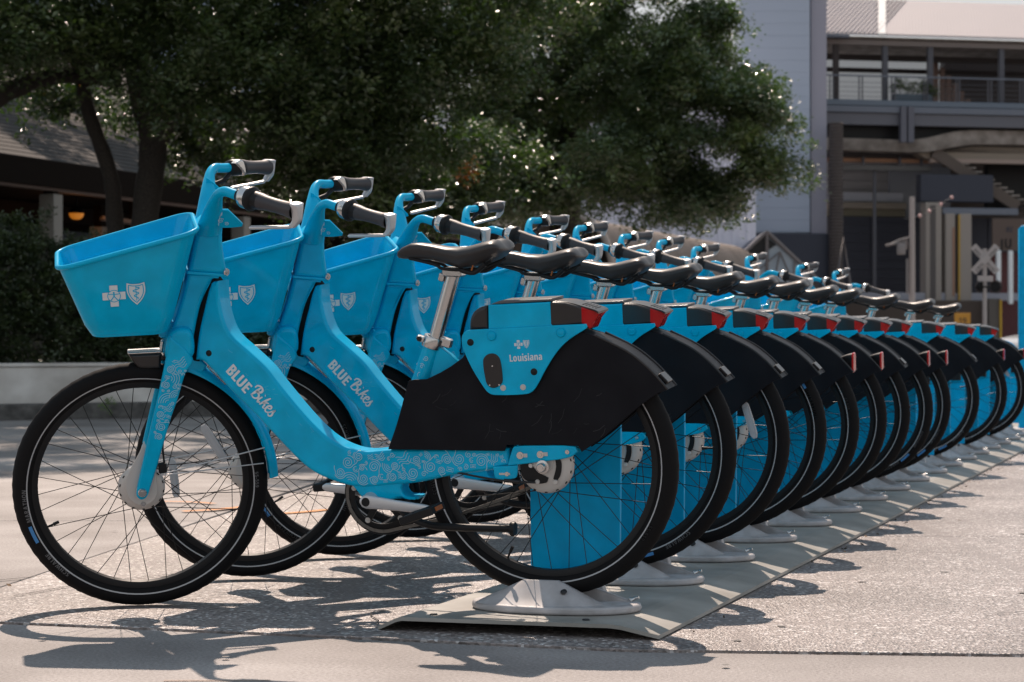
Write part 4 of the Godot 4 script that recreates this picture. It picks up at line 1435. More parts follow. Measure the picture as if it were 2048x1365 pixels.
	var stt := part("seat_tube", b, M.blue, k)
	b = MB.new()
	var sa := Transform3D(Basis(Vector3(0.33, 0.94, 0).normalized(), Vector3(-0.94, 0.33, 0).normalized(), Vector3(0, 0, 1)), Vector3(-0.322, 0.55, 0.0235))
	spiral(b, Vector2(0.0, 0.0), 0.008, 1.6, 0.0012, sa)
	spiral(b, Vector2(0.024, 0.002), 0.007, 1.5, 0.0012, sa, 1.0, -1.0)
	spiral(b, Vector2(0.046, -0.002), 0.007, 1.5, 0.0012, sa, 2.0)
	part("line_art", b, M.faint, stt)
	b = MB.new()
	b.extrude(smooth(v2([-284, 622, -272, 619, -222, 580, -200, 520, -330, 520]), 2, 0.6), -0.012, 0.012, 0.004)
	part("gusset", b, M.blue, k)
	b = MB.new()
	var ca := along(Vector3(-0.297, 0.618, 0), Vector3(-0.286, 0.648, 0))
	b.lathe([Vector2(0.018, 0.0), Vector2(0.0265, 0.0), Vector2(0.0275, 0.002), Vector2(0.0275, 0.026), Vector2(0.0265, 0.028), Vector2(0.018, 0.028)], 22, ca)
	b.box(Vector3(0.030, 0.024, 0.022), Transform3D(Basis(Vector3.BACK, -0.32), Vector3(-0.258, 0.630, 0.0)), 0.004)
	b.box(Vector3(0.024, 0.016, 0.02), Transform3D(Basis(Vector3.BACK, -0.32), Vector3(-0.321, 0.641, 0.008)), 0.005)
	var cl := part("seat_clamp", b, M.steel, k)
	part("bolt", bolt, M.dark_metal, cl, Transform3D(Basis().scaled(Vector3.ONE * 0.7), Vector3(-0.323, 0.641, 0.018)))
	b = MB.new()
	b.tube(PackedVector3Array([Vector3(-0.305, 0.58, 0), Vector3(-0.2325, 0.806, 0)]), 0.0180, 20)
	var po := part("seat_post", b, M.steel, k)
	b = MB.new()
	b.box(Vector3(0.052, 0.022, 0.05), Transform3D(Basis(Vector3.BACK, -0.06), Vector3(-0.232, 0.806, 0)), 0.005)
	b.box(Vector3(0.016, 0.022, 0.03), Transform3D(Basis(Vector3.BACK, -0.3), Vector3(-0.262, 0.794, 0)), 0.004)
	part("saddle_clamp", b, M.steel, po)
	# ---- saddle
	b = MB.new()
	var st := [[-379, 846, 852, 6], [-375, 842, 860, 14], [-364, 840, 869, 20], [-340, 839, 879, 25], [-318, 838, 880, 28], [-283, 835, 876, 33], [-243, 824, 869, 41], [-208, 814, 868, 54], [-173, 818, 874, 70], [-140, 826, 882, 80], [-118, 834, 887, 83], [-104, 842, 885, 80], [-96, 850, 878, 72], [-92, 854, 872, 62], [-89.5, 858, 868, 42], [-88.5, 861, 865, 15]]
	var rings := []
	for s in st:
		var ring := PackedVector3Array()
		var mid: float = s[1] + (s[2] - s[1]) * 0.62
		for j in 28:
			var t := TAU * j / 28
			var c := cos(t)
			var q := sin(t)
			var zz: float = signf(c) * pow(absf(c), 0.7) * s[3]
			var yy: float = mid + (s[2] - mid) * pow(q, 0.75) if q > 0 else mid - (mid - s[1]) * pow(-q, 1.6)
			# dip along the middle behind
			if q > 0 and s[0] > -230:
				yy -= 5.0 * exp(-pow(zz / 16.0, 2))
			ring.append(Vector3(s[0], yy, zz) * 0.001)
		rings.append(ring)
	b.loft(rings, true, true, true)
	var sd := part("saddle", b, M.saddle, k)
	b = MB.new()
	for s in [1.0, -1.0]:
		b.tube(smooth3([Vector3(-0.345, 0.842, s * 0.012), Vector3(-0.275, 0.826, s * 0.020), Vector3(-0.25, 0.815, s * 0.024), Vector3(-0.175, 0.812, s * 0.026), Vector3(-0.145, 0.822, s * 0.04), Vector3(-0.115, 0.836, s * 0.055)], 4), 0.0042, 8)
		b.tube(smooth3([Vector3(-0.20, 0.812, s * 0.040), Vector3(-0.165, 0.806, s * 0.046), Vector3(-0.13, 0.828, s * 0.062)], 4), 0.006, 8)
	part("saddle_rail", b, M.black, sd)
	bx(sd, "tag", M.orange, Vector3(0.004, 0.014, 0.002), Vector3(-0.168, 0.818, 0.05), 0.0005, Basis(Vector3.BACK, -0.3))
	# ---- black guard over the rear wheel
	var out := smooth(v2([-341, 540, -294, 544, -200, 597, -172, 640, -60, 668, 40, 674, 85, 668, 112, 658, 153, 645, 216, 614, 261, 580, 293, 548, 317, 521, 292, 511, 250, 483, 190, 434, 148, 400, 98, 366, 88, 381, -92, 381, -98, 366, -404, 366, -378, 432, -348, 525]), 3, 0.45)
	b = MB.new()
	b.extrude(out, 0.0445, 0.0485, 0.0015)
	b.extrude(out, -0.0485, -0.0445, 0.0015)
	var gd := part("rear_guard", b, M.guard, k)
	b = MB.new()
	var ar := smooth(v2([-404, 368, -378, 432, -346, 530, -338, 539, -294, 543, -200, 596, -172, 638, -60, 667, 40, 673, 112, 657, 153, 644, 216, 613, 261, 579, 293, 547, 316, 521]), 3, 0.45, false)
	for s in 2:
		var rr := []
		for p in ar:
			var nrm := Vector2(p.x - 0.0, p.y - 0.329).normalized() * (-0.003 * s)
			rr.append(PackedVector3Array([Vector3(p.x + nrm.x, p.y + nrm.y, -0.0445), Vector3(p.x + nrm.x, p.y + nrm.y, -0.015), Vector3(p.x + nrm.x * 0.5, p.y + nrm.y * 0.5, 0.015), Vector3(p.x + nrm.x, p.y + nrm.y, 0.0445)]))
		b.loft(rr, false)
	part("guard_band", b, M.guard, gd)
	b = MB.new()
	b.tube(smooth3([Vector3(0.140, 0.651, 0.0465), Vector3(0.216, 0.614, 0.0465), Vector3(0.261, 0.580, 0.0465), Vector3(0.293, 0.548, 0.0465), Vector3(0.316, 0.521, 0.0465)], 4), 0.0032, 6)
	b.tube(smooth3([Vector3(0.140, 0.651, -0.0465), Vector3(0.216, 0.614, -0.0465), Vector3(0.261, 0.580, -0.0465), Vector3(0.293, 0.548, -0.0465), Vector3(0.316, 0.521, -0.0465)], 4), 0.0032, 6)
	b.box(Vector3(0.030, 0.008, 0.05), Transform3D(Basis(Vector3.BACK, -0.80), Vector3(0.300, 0.545, 0.0)), 0.002)
	part("guard_trim", b, M.cap, gd)
	b = MB.new()
	for i in 22:
		var c := Vector2(wg.randf_range(-0.33, 0.16), wg.randf_range(0.39, 0.52))
		var a := wg.randf_range(-0.5, 1.2)
		var l := wg.randf_range(0.008, 0.04)
		b.ribbon(PackedVector2Array([c, c + Vector2.from_angle(a) * l * 0.5, c + Vector2.from_angle(a + 0.2) * l]), wg.randf_range(0.0005, 0.0016), zt(0.0490))
	part("scratches", b, mat(lin(0.0155, 0.016, 0.0195), 0.62), gd)
	# ---- side plate of the lock bracket
	var pl := smooth(v2([-184, 664, -194, 655, -197, 640, -194, 621, -173, 573, -144, 526, -131, 511, -114, 506, -34, 509, -17, 517, -4, 534, 18, 572, 48, 615, 78, 643, 117, 667, 123, 672, 122, 681, 34, 677, -60, 672, -170, 667]), 3, 0.45)
	b = MB.new()
	b.extrude(pl, 0.0570, 0.0625, 0.0018)
	b.extrude(pl, -0.0625, -0.0570, 0.0018)
	var lk := part("lock_bracket", b, M.blue, k)
	b = MB.new()
	b.lathe([Vector2(0.0, 0.0035), Vector2(0.006, 0.003), Vector2(0.0088, 0.0)], 18)
	var plug := b.mesh()
	for q in [[-174, 636], [-13, 564]]:
		part("plug", plug, M.black, lk, Transform3D(Basis(), Vector3(q[0] * 0.001, q[1] * 0.001, 0.0625)))
	for q in [[-93, 524], [-42, 526]]:
		part("bolt", bolt, M.cream, lk, Transform3D(Basis().scaled(Vector3(0.75, 0.75, 0.4)), Vector3(q[0] * 0.001, q[1] * 0.001, 0.0625)))
	for q in [[-118, 652], [58, 660]]:
		b = MB.new()
		b.lathe([Vector2(0.0, 0.004), Vector2(0.010, 0.004), Vector2(0.012, 0.0)], 16, Transform3D(Basis(Vector3.RIGHT, -PI / 2 + 1.5), Vector3.ZERO))
		b.box(Vector3(0.022, 0.014, 0.012), Transform3D(), 0.004)
		part("clip", b, M.blue, lk, Transform3D(Basis(), Vector3(q[0] * 0.001, q[1] * 0.001, 0.064)))
	b = MB.new()
	b.extrude(smooth(v2([-142, 591, -134, 604, -119, 609, -106, 605, -98, 593, -93, 546, -97, 534, -116, 524, -132, 531, -138, 550]), 4, 0.3), 0.061, 0.066, 0.002)
	var kp := part("lock_cover", b, M.cap, lk)
	for q in [[-118, 578], [-126, 531], [-102, 532]]:
		part("screw", bolt, M.steel, kp, Transform3D(Basis().scaled(Vector3.ONE * 0.22), Vector3(q[0] * 0.001, q[1] * 0.001, 0.066)))
	part("lettering", bold_word("Louisiana", 0.0170, 0.0003), M.print, lk, Transform3D(Basis(Vector3.BACK, 0.06).scaled_local(Vector3(0.78, 1.0, 1.0)), Vector3(-0.0755, 0.5965, 0.063)))
	badge(lk, 0.0125, false, Transform3D(Basis(Vector3.BACK, 0.05), Vector3(-0.0505, 0.6310, 0.0632)))
	badge(lk, 0.0115, true, Transform3D(Basis(Vector3.BACK, 0.05), Vector3(-0.0305, 0.6325, 0.0632)))
	# ---- battery box
	b = MB.new()
	b.extrude(smooth(v2([-127, 728, 32, 734, 36, 674, -128, 667]), 2, 0.95), -0.060, 0.060, 0.004)
	var bb := part("battery_box", b, M.blue, k)
	b = MB.new()
	b.extrude(smooth(v2([-178, 666, -176, 690, -168, 708, -153, 720, -127.5, 728, -128.5, 667]), 3, 0.6), -0.059, 0.059, 0.010)
	part("front_cap", b, M.cap, bb)
	b = MB.new()
	rings = []
	for s in [[32.5, 734, 676, 59.5], [70, 732, 677, 59], [108, 721, 680, 53]]:
		rings.append(rr_ring(s[0], s[1], s[2], s[3], 5.0))
	b.loft(rings, true, false, false)
	part("rear_cap", b, M.cap, bb)
	b = MB.new()
	rings = []
	for s in [[108, 721, 680, 53, 0.0], [122, 718, 674, 49, -2.0], [136, 714, 666, 43, -12.0], [143, 711, 670, 38, -16.0], [147, 708, 684, 33, -12.0]]:
		rings.append(rr_ring(s[0], s[1], s[2], s[3], 5.0, s[4]))
	b.loft(rings, true, false, true)
	var tl := part("tail_light", b, M.red, bb)
	b = MB.new()
	b.extrude(smooth(v2([30, 735.5, 70, 734, 108, 724, 140, 714.5, 149, 709, 148, 704, 137, 711, 106, 719, 70, 729, 30, 731]), 2, 0.6), -0.050, 0.050, 0.003)
	part("tail_light_hood", b, M.cap, tl)
	b = MB.new()
	for i in 5:
		b.box(Vector3(0.003, 0.003, 0.05), Transform3D(Basis(Vector3.BACK, -0.25), Vector3(0.104 + i * 0.008, 0.7255 - i * 0.0023, 0)), 0.001)
	part("hood_ribs", b, M.dark_metal, tl)
	b = MB.new()
	b.extrude(v2([-122, 729, 33, 736, 34, 742, -100, 737]), -0.055, 0.055, 0.0025)
	part("lid", b, mat(lin(0.10, 0.10, 0.105), 0.28), bb)
	# ---- fork and steerer, all turned about the head
	b = MB.new()
	var bl := smooth(v2([-1008, 668, -1028, 592, -1045, 531, -1070, 448, -1089, 383, -1103, 335, -1120, 277, -1124, 252, -1112, 240, -1097, 248, -1086, 274, -1064, 332, -1046, 383, -1020, 455, -999, 505, -977, 566, -955, 605]), 3, 0.2)
	b.extrude(bl, 0.046, 0.068, 0.007, Transform3D(), 3)
	b.extrude(bl, -0.068, -0.046, 0.007, Transform3D(), 3)
	var ft := smooth(v2([-951, 822, -959, 796, -976, 744, -1006, 667, -1022, 618, -1000, 600, -961, 596, -947, 653, -930, 718, -915, 757, -890, 799, -866, 806, -870, 814]), 3, 0.5)
	b.extrude(ft, -0.037, 0.037, 0.012, Transform3D(), 3)
	b.extrude(smooth(v2([-1006, 676, -1024, 612, -1003, 598, -958, 602, -948, 650, -960, 680]), 3, 0.2), -0.064, 0.064, 0.016, Transform3D(), 3)
	var fk := part("fork", b, M.blue, k, steer)
	b = MB.new()
	var fa := Transform3D(Basis(Vector3(0.955, -0.297, 0), Vector3(0.297, 0.955, 0), Vector3(0, 0, 1)), Vector3(-1.052, 0.42, 0.0686))
	doodle(b, v2([-16, -25, 10, -25, 18, 30, 22, 90, 28, 150, 32, 186, 16, 208, -10, 200, -24, 170, -26, 110, -22, 50]), fa, 9, 0.0145, 0.0013)
	part("line_art", b, M.faint, fk)
	b = MB.new()
	b.lathe([Vector2(0.0, 0.002), Vector2(0.006, 0.002), Vector2(0.006, 0.004), Vector2(0.010, 0.004), Vector2(0.0105, 0.0)], 16)
	part("axle_bolt", b, M.steel, fk, Transform3D(Basis(), Vector3(AXLE.x, AXLE.y, 0.068)))
	b = MB.new()
	b.extrude(smooth(v2([-1094, 392, -1108, 362, -1140, 310, -1150, 270, -1140, 236, -1110, 218, -1078, 232, -1068, 262, -1076, 330]), 3, 0.2), 0.041, 0.046, 0.002)
	var ba := part("brake_arm", b, M.cream, fk)
	part("bolt", bolt, M.steel, ba, Transform3D(Basis().scaled(Vector3.ONE * 0.7), Vector3(-1.108, 0.223, 0.046)))
	b = MB.new()
	b.box(Vector3(0.022, 0.028, 0.018), Transform3D(Basis(), Vector3(-1.052, 0.318, 0.054)), 0.004)
	b.tube(smooth3([Vector3(-1.047, 0.33, 0.056), Vector3(-1.045, 0.40, 0.062), Vector3(-1.01, 0.50, 0.055)], 4), 0.0028, 6)
	part("cable", b, M.black, fk)
	# ---- stem cover and seam collar
	b = MB.new()
	b.extrude(smooth(v2([-951, 824, -929, 906, -918, 934, -890, 960, -850, 958, -858, 914, -858, 867, -852, 808]), 3, 0.4), -0.041, 0.041, 0.014, Transform3D(), 3)
	var sm := part("stem_cover", b, M.blue, k, steer)
	b = MB.new()
	b.extrude(v2([-955, 820, -952, 828, -851, 813, -851, 804]), -0.042, 0.042, 0.003)
	part("collar", b, M.blue, sm)
	part("bolt", bolt, M.steel, sm, Transform3D(Basis(Vector3.UP, 0.8), Vector3(-0.854, 0.818, 0.040)))
	# ---- handlebar: two horns that part from the stem and bend back
	for s in [1.0, -1.0]:
		b = MB.new()
		var pts := smooth3([Vector3(-0.892, 0.925, s * 0.030), Vector3(-0.886, 0.950, s * 0.050), Vector3(-0.880, 0.985, s * 0.085), Vector3(-0.874, 1.018, s * 0.125), Vector3(-0.866, 1.042, s * 0.160), Vector3(-0.852, 1.051, s * 0.186), Vector3(-0.830, 1.046, s * 0.212), Vector3(-0.79, 1.039, s * 0.252)], 4)
		var rings2 := []
		var m := pts.size()
		for i in m:
			var f := float(i) / (m - 1)
			var dd := (pts[mini(i + 1, m - 1)] - pts[maxi(i - 1, 0)]).normalized()
			var rx := lerpf(0.034, 0.0125, smoothstep(0.0, 0.62, f))
			var rz := lerpf(0.020, 0.0125, smoothstep(0.0, 0.6, f))
			var xx := (Vector3.RIGHT - dd * dd.x).normalized()
			var yy := dd.cross(xx)
			var ring := PackedVector3Array()
			for j in 16:
				var t := TAU * j / 16
				ring.append(pts[i] + xx * cos(t) * rx + yy * sin(t) * rz)
			rings2.append(ring)
		b.loft(rings2, true, true, true)
		# small fin behind the horn
		if s > 0.0:
			var fin := smooth(v2([-880, 1000, -842, 996, -806, 946, -808, 938, -856, 938, -884, 960]), 2, 0.7)
			b.extrude(fin, -0.004, 0.004, 0.002, Transform3D(Basis(Vector3(1, 0, 0), Vector3(0, 1, 0.6).normalized(), Vector3(0, -0.6, 1).normalized()), Vector3(0, 0.94 - 0.94 * 0.857, 0.062 - 0.94 * 0.5145)))
		else:
			b.extrude(smooth(v2([-880, 1040, -871, 1034, -848, 1011, -846, 1003, -871, 997, -884, 1000]), 2, 0.7), -0.119, -0.112, 0.002)
		var hn := part("handlebar_horn", b, M.blue, k, steer)
		if s > 0.0:
			b = MB.new()
			var ha := Transform3D(Basis(Vector3(1, 0, 0), Vector3(0, 1, 0.6).normalized(), Vector3(0, -0.6, 1).normalized()), Vector3(-0.868, 0.955, 0.083))
			spiral(b, Vector2(0.006, 0.006), 0.008, 1.5, 0.0016, ha, 0.5)
			spiral(b, Vector2(0.020, -0.006), 0.006, 1.4, 0.0016, ha, 2.5, -1.0)
			b.ribbon(smooth(PackedVector2Array([Vector2(0.0, -0.01), Vector2(0.004, 0.02), Vector2(0.010, 0.035), Vector2(0.008, 0.022)]), 3, 0.2, false), 0.0016, ha)
			part("line_art", b, M.faint, hn)
		# grip, collar, bell ring and brake lever
		var A := Vector3(-0.815, 1.0435, s * 0.228)
		var Z := Vector3(-0.700, 1.0190, s * 0.345)
		var L := A.distance_to(Z)
		b = MB.new()
		b.lathe([Vector2(0.013, 0.034), Vector2(0.0205, 0.036), Vector2(0.0215, 0.060), Vector2(0.0185, 0.080), Vector2(0.0175, 0.110), Vector2(0.0185, L - 0.022), Vector2(0.0205, L - 0.012), Vector2(0.0205, L)], 22, along(A, Z), false, 0.4)
		var gp := part("grip", b, M.grip, k, steer * Transform3D())
		b = MB.new()
		if s > 0.0:
			b.lathe([Vector2(0.0125, -0.012), Vector2(0.0165, -0.012), Vector2(0.0175, 0.010), Vector2(0.013, 0.010)], 20, along(A, Z))
			b.lathe([Vector2(0.020, 0.0255), Vector2(0.0300, 0.0262), Vector2(0.0312, 0.030), Vector2(0.0302, 0.035), Vector2(0.0222, 0.039), Vector2(0.0212, 0.062)], 24, along(A, Z))
			part("twist_collar", b, M.black, gp)
			b = MB.new()
			b.lathe([Vector2(0.013, -0.003), Vector2(0.0235, -0.001), Vector2(0.0272, 0.005), Vector2(0.0285, 0.014), Vector2(0.0280, 0.0225), Vector2(0.02, 0.0252)], 24, along(A, Z))
			part("bell_ring", b, M.steel, gp)
		else:
			b.lathe([Vector2(0.0125, 0.0), Vector2(0.0195, 0.004), Vector2(0.0225, 0.020), Vector2(0.0225, 0.050), Vector2(0.0195, 0.064)], 20, along(A, Z))
			b.tube(smooth3([A + Vector3(0.005, -0.016, 0), A + Vector3(-0.015, -0.030, 0.015), A + Vector3(-0.04, -0.036, 0.03)], 4), 0.006, 8)
			part("twist_collar", b, M.black, gp)
			b = MB.new()
			b.extrude(smooth(v2([-26, 14, -8, 22, 10, 20, 20, 4, 22, -14, 16, -20, 2, -6]), 3, 0.3), 0.006, 0.026, 0.005, Transform3D(Basis(Vector3(0.6, -0.1, -0.79).normalized(), Vector3.UP, Vector3(0.79, 0.0, 0.6)), A.lerp(Z, 0.14)))
			part("shift_cover", b, M.steel, gp)
		b = MB.new()
		var tipd := (Z - A).normalized()
		var piv := Z + tipd * 0.010 + Vector3(-0.016, -0.037, -s * 0.006)
		var ringz := []
		var hp := smooth3([Z + tipd * 0.006 + Vector3(0.001, 0.021, 0), Z + tipd * 0.008 + Vector3(0, 0.012, 0), Z + tipd * 0.009 + Vector3(-0.001, -0.004, 0), Z + tipd * 0.010 + Vector3(-0.004, -0.022, 0), piv], 4)
		var rg := []
		for i in hp.size():
			var f := float(i) / (hp.size() - 1)
			var ring := PackedVector3Array()
			for j in 14:
				var t := TAU * j / 14
				ring.append(hp[i] + tipd * signf(cos(t)) * pow(absf(cos(t)), 0.5) * lerpf(0.0125, 0.009, f) * (0.8 if i == 0 else 1.0) + Vector3(tipd.z, 0, -tipd.x).normalized() * signf(sin(t)) * pow(absf(sin(t)), 0.5) * lerpf(0.0185, 0.0075, f) * (0.7 if i == 0 else 1.0))
			rg.append(ring)
		b.loft(rg, true, true, true)
		part("lever_housing", b, M.alloy, gp)
		b = MB.new()
		var end := piv + Vector3(-0.098, -0.004, -s * 0.052)
		b.box(Vector3(0.013, 0.0085, piv.distance_to(end)), along(piv, end) * zt(piv.distance_to(end) / 2), 0.0045)
		b.box(Vector3(0.016, 0.0095, 0.05), along(piv, end) * zt(piv.distance_to(end) * 0.78), 0.005)
		part("brake_lever", b, M.alloy, gp)
	# ---- basket
	basket(k)
	# ---- headlight
	b = MB.new()
	b.extrude(smooth(v2([-1116, 618, -1032, 615, -1036, 574, -1090, 580, -1106, 598]), 3, 0.5), -0.026, 0.026, 0.008)
	b.box(Vector3(0.05, 0.016, 0.03), Transform3D(Basis(), Vector3(-1.02, 0.60, 0)), 0.004)
	var hl := part("headlight", b, M.cap, k, steer)
	b = MB.new()
	b.box(Vector3(0.086, 0.006, 0.04), Transform3D(Basis(Vector3.BACK, -0.03), Vector3(-1.075, 0.6185, 0)), 0.0025)
	b.box(Vector3(0.009, 0.034, 0.022), Transform3D(Basis(Vector3.BACK, -0.2), Vector3(-1.030, 0.628, 0)), 0.004)
	part("light_shell", b, M.steel, hl)
	# ---- front fender with stays and steering spring
	b = MB.new()
	rings = []
	for i in 22:
		var a := lerpf(-0.02, 1.14, i / 21.0)
		var ring := PackedVector3Array()
		var taper := 1.0 if i > 2 else 0.72 + 0.14 * i
		for j in 12:
			var f := j / 11.0 * 2.0 - 1.0
			var rr := 0.3575 - 0.023 * pow(absf(f), 2.6)
			ring.append(AXLE + Vector3(cos(a) * rr, sin(a) * rr, f * 0.036 * taper))
		for j in 12:
			var f := 1.0 - j / 11.0 * 2.0
			var rr := 0.3550 - 0.023 * pow(absf(f), 2.6)
			ring.append(AXLE + Vector3(cos(a) * rr, sin(a) * rr, f * 0.034 * taper))
		rings.append(ring)
	b.loft(rings, true, true, true)
	b.extrude(smooth(v2([-975, 606, -934, 590, -918, 574, -935, 556, -976, 560]), 3, 0.4), -0.030, 0.030, 0.006)
	var fd := part("front_fender", b, M.blue, k, steer)
	b = MB.new()
	b.tube(PackedVector3Array([Vector3(-1.058, 0.303, 0.06), Vector3(-0.785, 0.342, 0.034)]), 0.0022, 6)
	b.tube(PackedVector3Array([Vector3(-1.058, 0.300, 0.06), Vector3(-0.790, 0.300, 0.034)]), 0.0018, 6)
	b.tube(PackedVector3Array([Vector3(-1.058, 0.303, -0.06), Vector3(-0.785, 0.342, -0.034)]), 0.0022, 6)
	part("fender_stay", b, M.alloy, fd)
	b = MB.new()
	var hx := PackedVector3Array()
	var s0 := Vector3(-0.905, 0.578, 0.020)
	var s1 := Vector3(-0.845, 0.524, 0.020)
	var sx := along(s0, s1)
	for i in 150:
		var t := i / 149.0
		hx.append(sx * Vector3(cos(t * TAU * 14) * 0.0065, sin(t * TAU * 14) * 0.0065, lerpf(0.006, s0.distance_to(s1) - 0.006, t)))
	b.tube(hx, 0.0016, 5)
	b.tube(PackedVector3Array([s0 - (s1 - s0) * 0.18, s0 + (s1 - s0) * 0.1]), 0.002, 6)
	b.tube(PackedVector3Array([s1 - (s1 - s0) * 0.1, s1 + (s1 - s0) * 0.18]), 0.002, 6)
	part("steering_spring", b, M.steel, k)
	# ---- wheels
	make_wheel("front_wheel", k, steer * Transform3D(Basis(), AXLE), false)
	make_wheel("rear_wheel", k, Transform3D(Basis(), Vector3(0, 0.329, 0)), true)
	b = MB.new()
	b.extrude(smooth(v2([-50, 347, 26, 352, 20, 334, 14, 320, 0, 311, -20, 320, -36, 334]), 3, 0.5), 0.0355, 0.0390, 0.001)
	part("hub_bracket", b, M.cream, k)
	b = MB.new()
	b.extrude(smooth(v2([-62, 330, -40, 345, -22, 318, 10, 300, 4, 288, -28, 286, -56, 300]), 3, 0.4), 0.0360, 0.0400, 0.001)
	b.extrude(smooth(v2([26, 356, 37, 352, 44, 336, 40, 306, 30, 292, 22, 298, 30, 328]), 3, 0.4), 0.0360, 0.0400, 0.001)
	var dl := part("drum_linkage", b, M.black, k)
	for q in [[-18, 290], [28, 290], [-34, 330]]:
		b = MB.new()
		b.lathe([Vector2(0.0, 0.004), Vector2(0.005, 0.004), Vector2(0.0062, 0.0)], 12)
		part("rivet", b, M.cream, dl, Transform3D(Basis(), Vector3(q[0] * 0.001, q[1] * 0.001, 0.0400)))
	b = MB.new()
	b.tube(smooth3([Vector3(-0.02, 0.290, 0.052), Vector3(-0.09, 0.292, 0.052), Vector3(-0.16, 0.300, 0.05), Vector3(-0.24, 0.31, 0.03)], 4), 0.0028, 6)
	b.tube(PackedVector3Array([Vector3(-0.06, 0.2905, 0.052), Vector3(-0.10, 0.2935, 0.052)]), 0.0045, 8)
	part("brake_cable", b, M.dark_metal, k)
	# ---- drive
	var bbp := Vector3(-0.460, 0.234, 0)
	b = MB.new()
	b.extrude(smooth(v2([-511, 272, -400, 284, -372, 281, -378, 262, -366, 246, -333, 244, -335, 238, -395, 238, -440, 222, -470, 222, -488, 244]), 3, 0.4), -0.030, 0.034, 0.006)
	var bk := part("bottom_bracket", b, M.blue, k)
	b = MB.new()
	b.lathe([Vector2(0.0, 0.05), Vector2(0.014, 0.05), Vector2(0.020, 0.038), Vector2(0.022, 0.03), Vector2(0.022, -0.05), Vector2(0.0, -0.05)], 18, Transform3D(Basis(), bbp))
	part("axle_shell", b, M.alloy, bk)
	b = MB.new()
	b.lathe([Vector2(0.074, -0.043), Vector2(0.090, -0.043), Vector2(0.092, -0.045), Vector2(0.090, -0.047), Vector2(0.074, -0.047)], 48, Transform3D(Basis(), bbp), true)
	for i in 5:
		var a := TAU * i / 5 + 0.4
		b.box(Vector3(0.075, 0.016, 0.005), Transform3D(Basis(Vector3.BACK, a), bbp + Vector3(cos(a) * 0.042, sin(a) * 0.042, -0.045)), 0.001)
	b.lathe([Vector2(0.103, -0.050), Vector2(0.104, -0.052), Vector2(0.088, -0.052), Vector2(0.088, -0.050)], 48, Transform3D(Basis(), bbp), true)
	var cr := part("chainring", b, M.black, k)
	for i in 5:
		var a := TAU * i / 5 + 0.4
		part("bolt", bolt, M.cream, cr, Transform3D(Basis().scaled(Vector3.ONE * 0.75), bbp + Vector3(cos(a) * 0.076, sin(a) * 0.076, -0.043)))
	# chain links round both sprockets
	b = MB.new()
	var cpath := PackedVector2Array()
	var c0 := Vector2(-0.460, 0.234)
	var c1 := Vector2(0.0, 0.329)
	var ax := (c1 - c0).normalized()
	var tilt := acos((0.093 - 0.036) / c0.distance_to(c1))
	var base := ax.angle()
	for i in 24:
		cpath.append(c0 + Vector2.from_angle(base + tilt + (TAU - 2 * tilt) * i / 23.0) * 0.093)
	for i in 21:
		var f := i / 20.0
		var p: Vector2 = (c0 + Vector2.from_angle(base - tilt) * 0.093).lerp(c1 + Vector2.from_angle(base - tilt) * 0.036, f)
		cpath.append(p + Vector2(0, -0.016 * sin(PI * f)))
	for i in 10:
		cpath.append(c1 + Vector2.from_angle(base - tilt + 2 * tilt * i / 9.0) * 0.036)
	var run := 0.0
	var total := 0.0
	for i in cpath.size():
		total += cpath[i].distance_to(cpath[(i + 1) % cpath.size()])
	var nl := int(total / 0.0127)
	for q in nl:
		var want := total * q / nl
		var acc := 0.0
		for i in cpath.size():
			var p0 := cpath[i]
			var p1 := cpath[(i + 1) % cpath.size()]
			var dl2 := p0.distance_to(p1)
			if acc + dl2 >= want and dl2 > 1e-6:
				var p := p0.lerp(p1, (want - acc) / dl2)
				b.box(Vector3(0.0135, 0.0085, 0.0075 if q % 2 == 0 else 0.0045), Transform3D(Basis(Vector3.BACK, (p1 - p0).angle()), Vector3(p.x, p.y, -0.045)))
				break
			acc += dl2
	part("chain", b, mat(lin(0.16, 0.145, 0.13), 0.5, 0.5), k)
	for s in [1.0, -1.0]:
		b = MB.new()
		var c: Vector3 = Vector3(-0.458, 0.2355, s * 0.068)
		var e: Vector3 = Vector3(-0.291, 0.222, s * 0.082) if s > 0 else Vector3(-0.627, 0.246, s * 0.082)
		var dr := (e - c).normalized()
		var up := Vector3.BACK.cross(dr).normalized()
		var rg := []
		for f in [-0.10, -0.06, 0.0, 0.12, 0.5, 0.9, 1.0, 1.05]:
			var hw: float = {-0.10: 0.006, -0.06: 0.015, 0.0: 0.018, 0.12: 0.0165, 0.5: 0.0135, 0.9: 0.012, 1.0: 0.011, 1.05: 0.005}[f]
			var ring := PackedVector3Array()
			for j in 12:
				var t := TAU * j / 12
				ring.append(c.lerp(e, f) + up * signf(cos(t)) * pow(absf(cos(t)), 0.6) * hw + Vector3(0, 0, signf(sin(t)) * pow(absf(sin(t)), 0.6) * 0.0075))
			rg.append(ring)
		b.loft(rg, true, true, true)
		var ca2 := part("crank_arm", b, M.alloy, k)
		b = MB.new()
		b.lathe([Vector2(0.0, 0.003), Vector2(0.010, 0.003), Vector2(0.0115, 0.0)], 18, Transform3D(Basis(), c + Vector3(0, 0, 0.0075)) if s > 0 else Transform3D(Basis(Vector3.UP, PI), c - Vector3(0, 0, 0.0075)))
		part("crank_cap", b, M.black, ca2)
		b = MB.new()
		var pc := e + Vector3(0.004, -0.001, s * 0.055)
		var pt := Transform3D(Basis(Vector3.BACK, 0.34 if s > 0 else 0.1), pc)
		for q in [-1.0, 1.0]:
			b.box(Vector3(0.092, 0.020, 0.010), pt * Transform3D(Basis(), Vector3(0, 0, q * 0.042)), 0.003)
			b.box(Vector3(0.010, 0.018, 0.09), pt * Transform3D(Basis(), Vector3(q * 0.041, 0, 0)), 0.003)
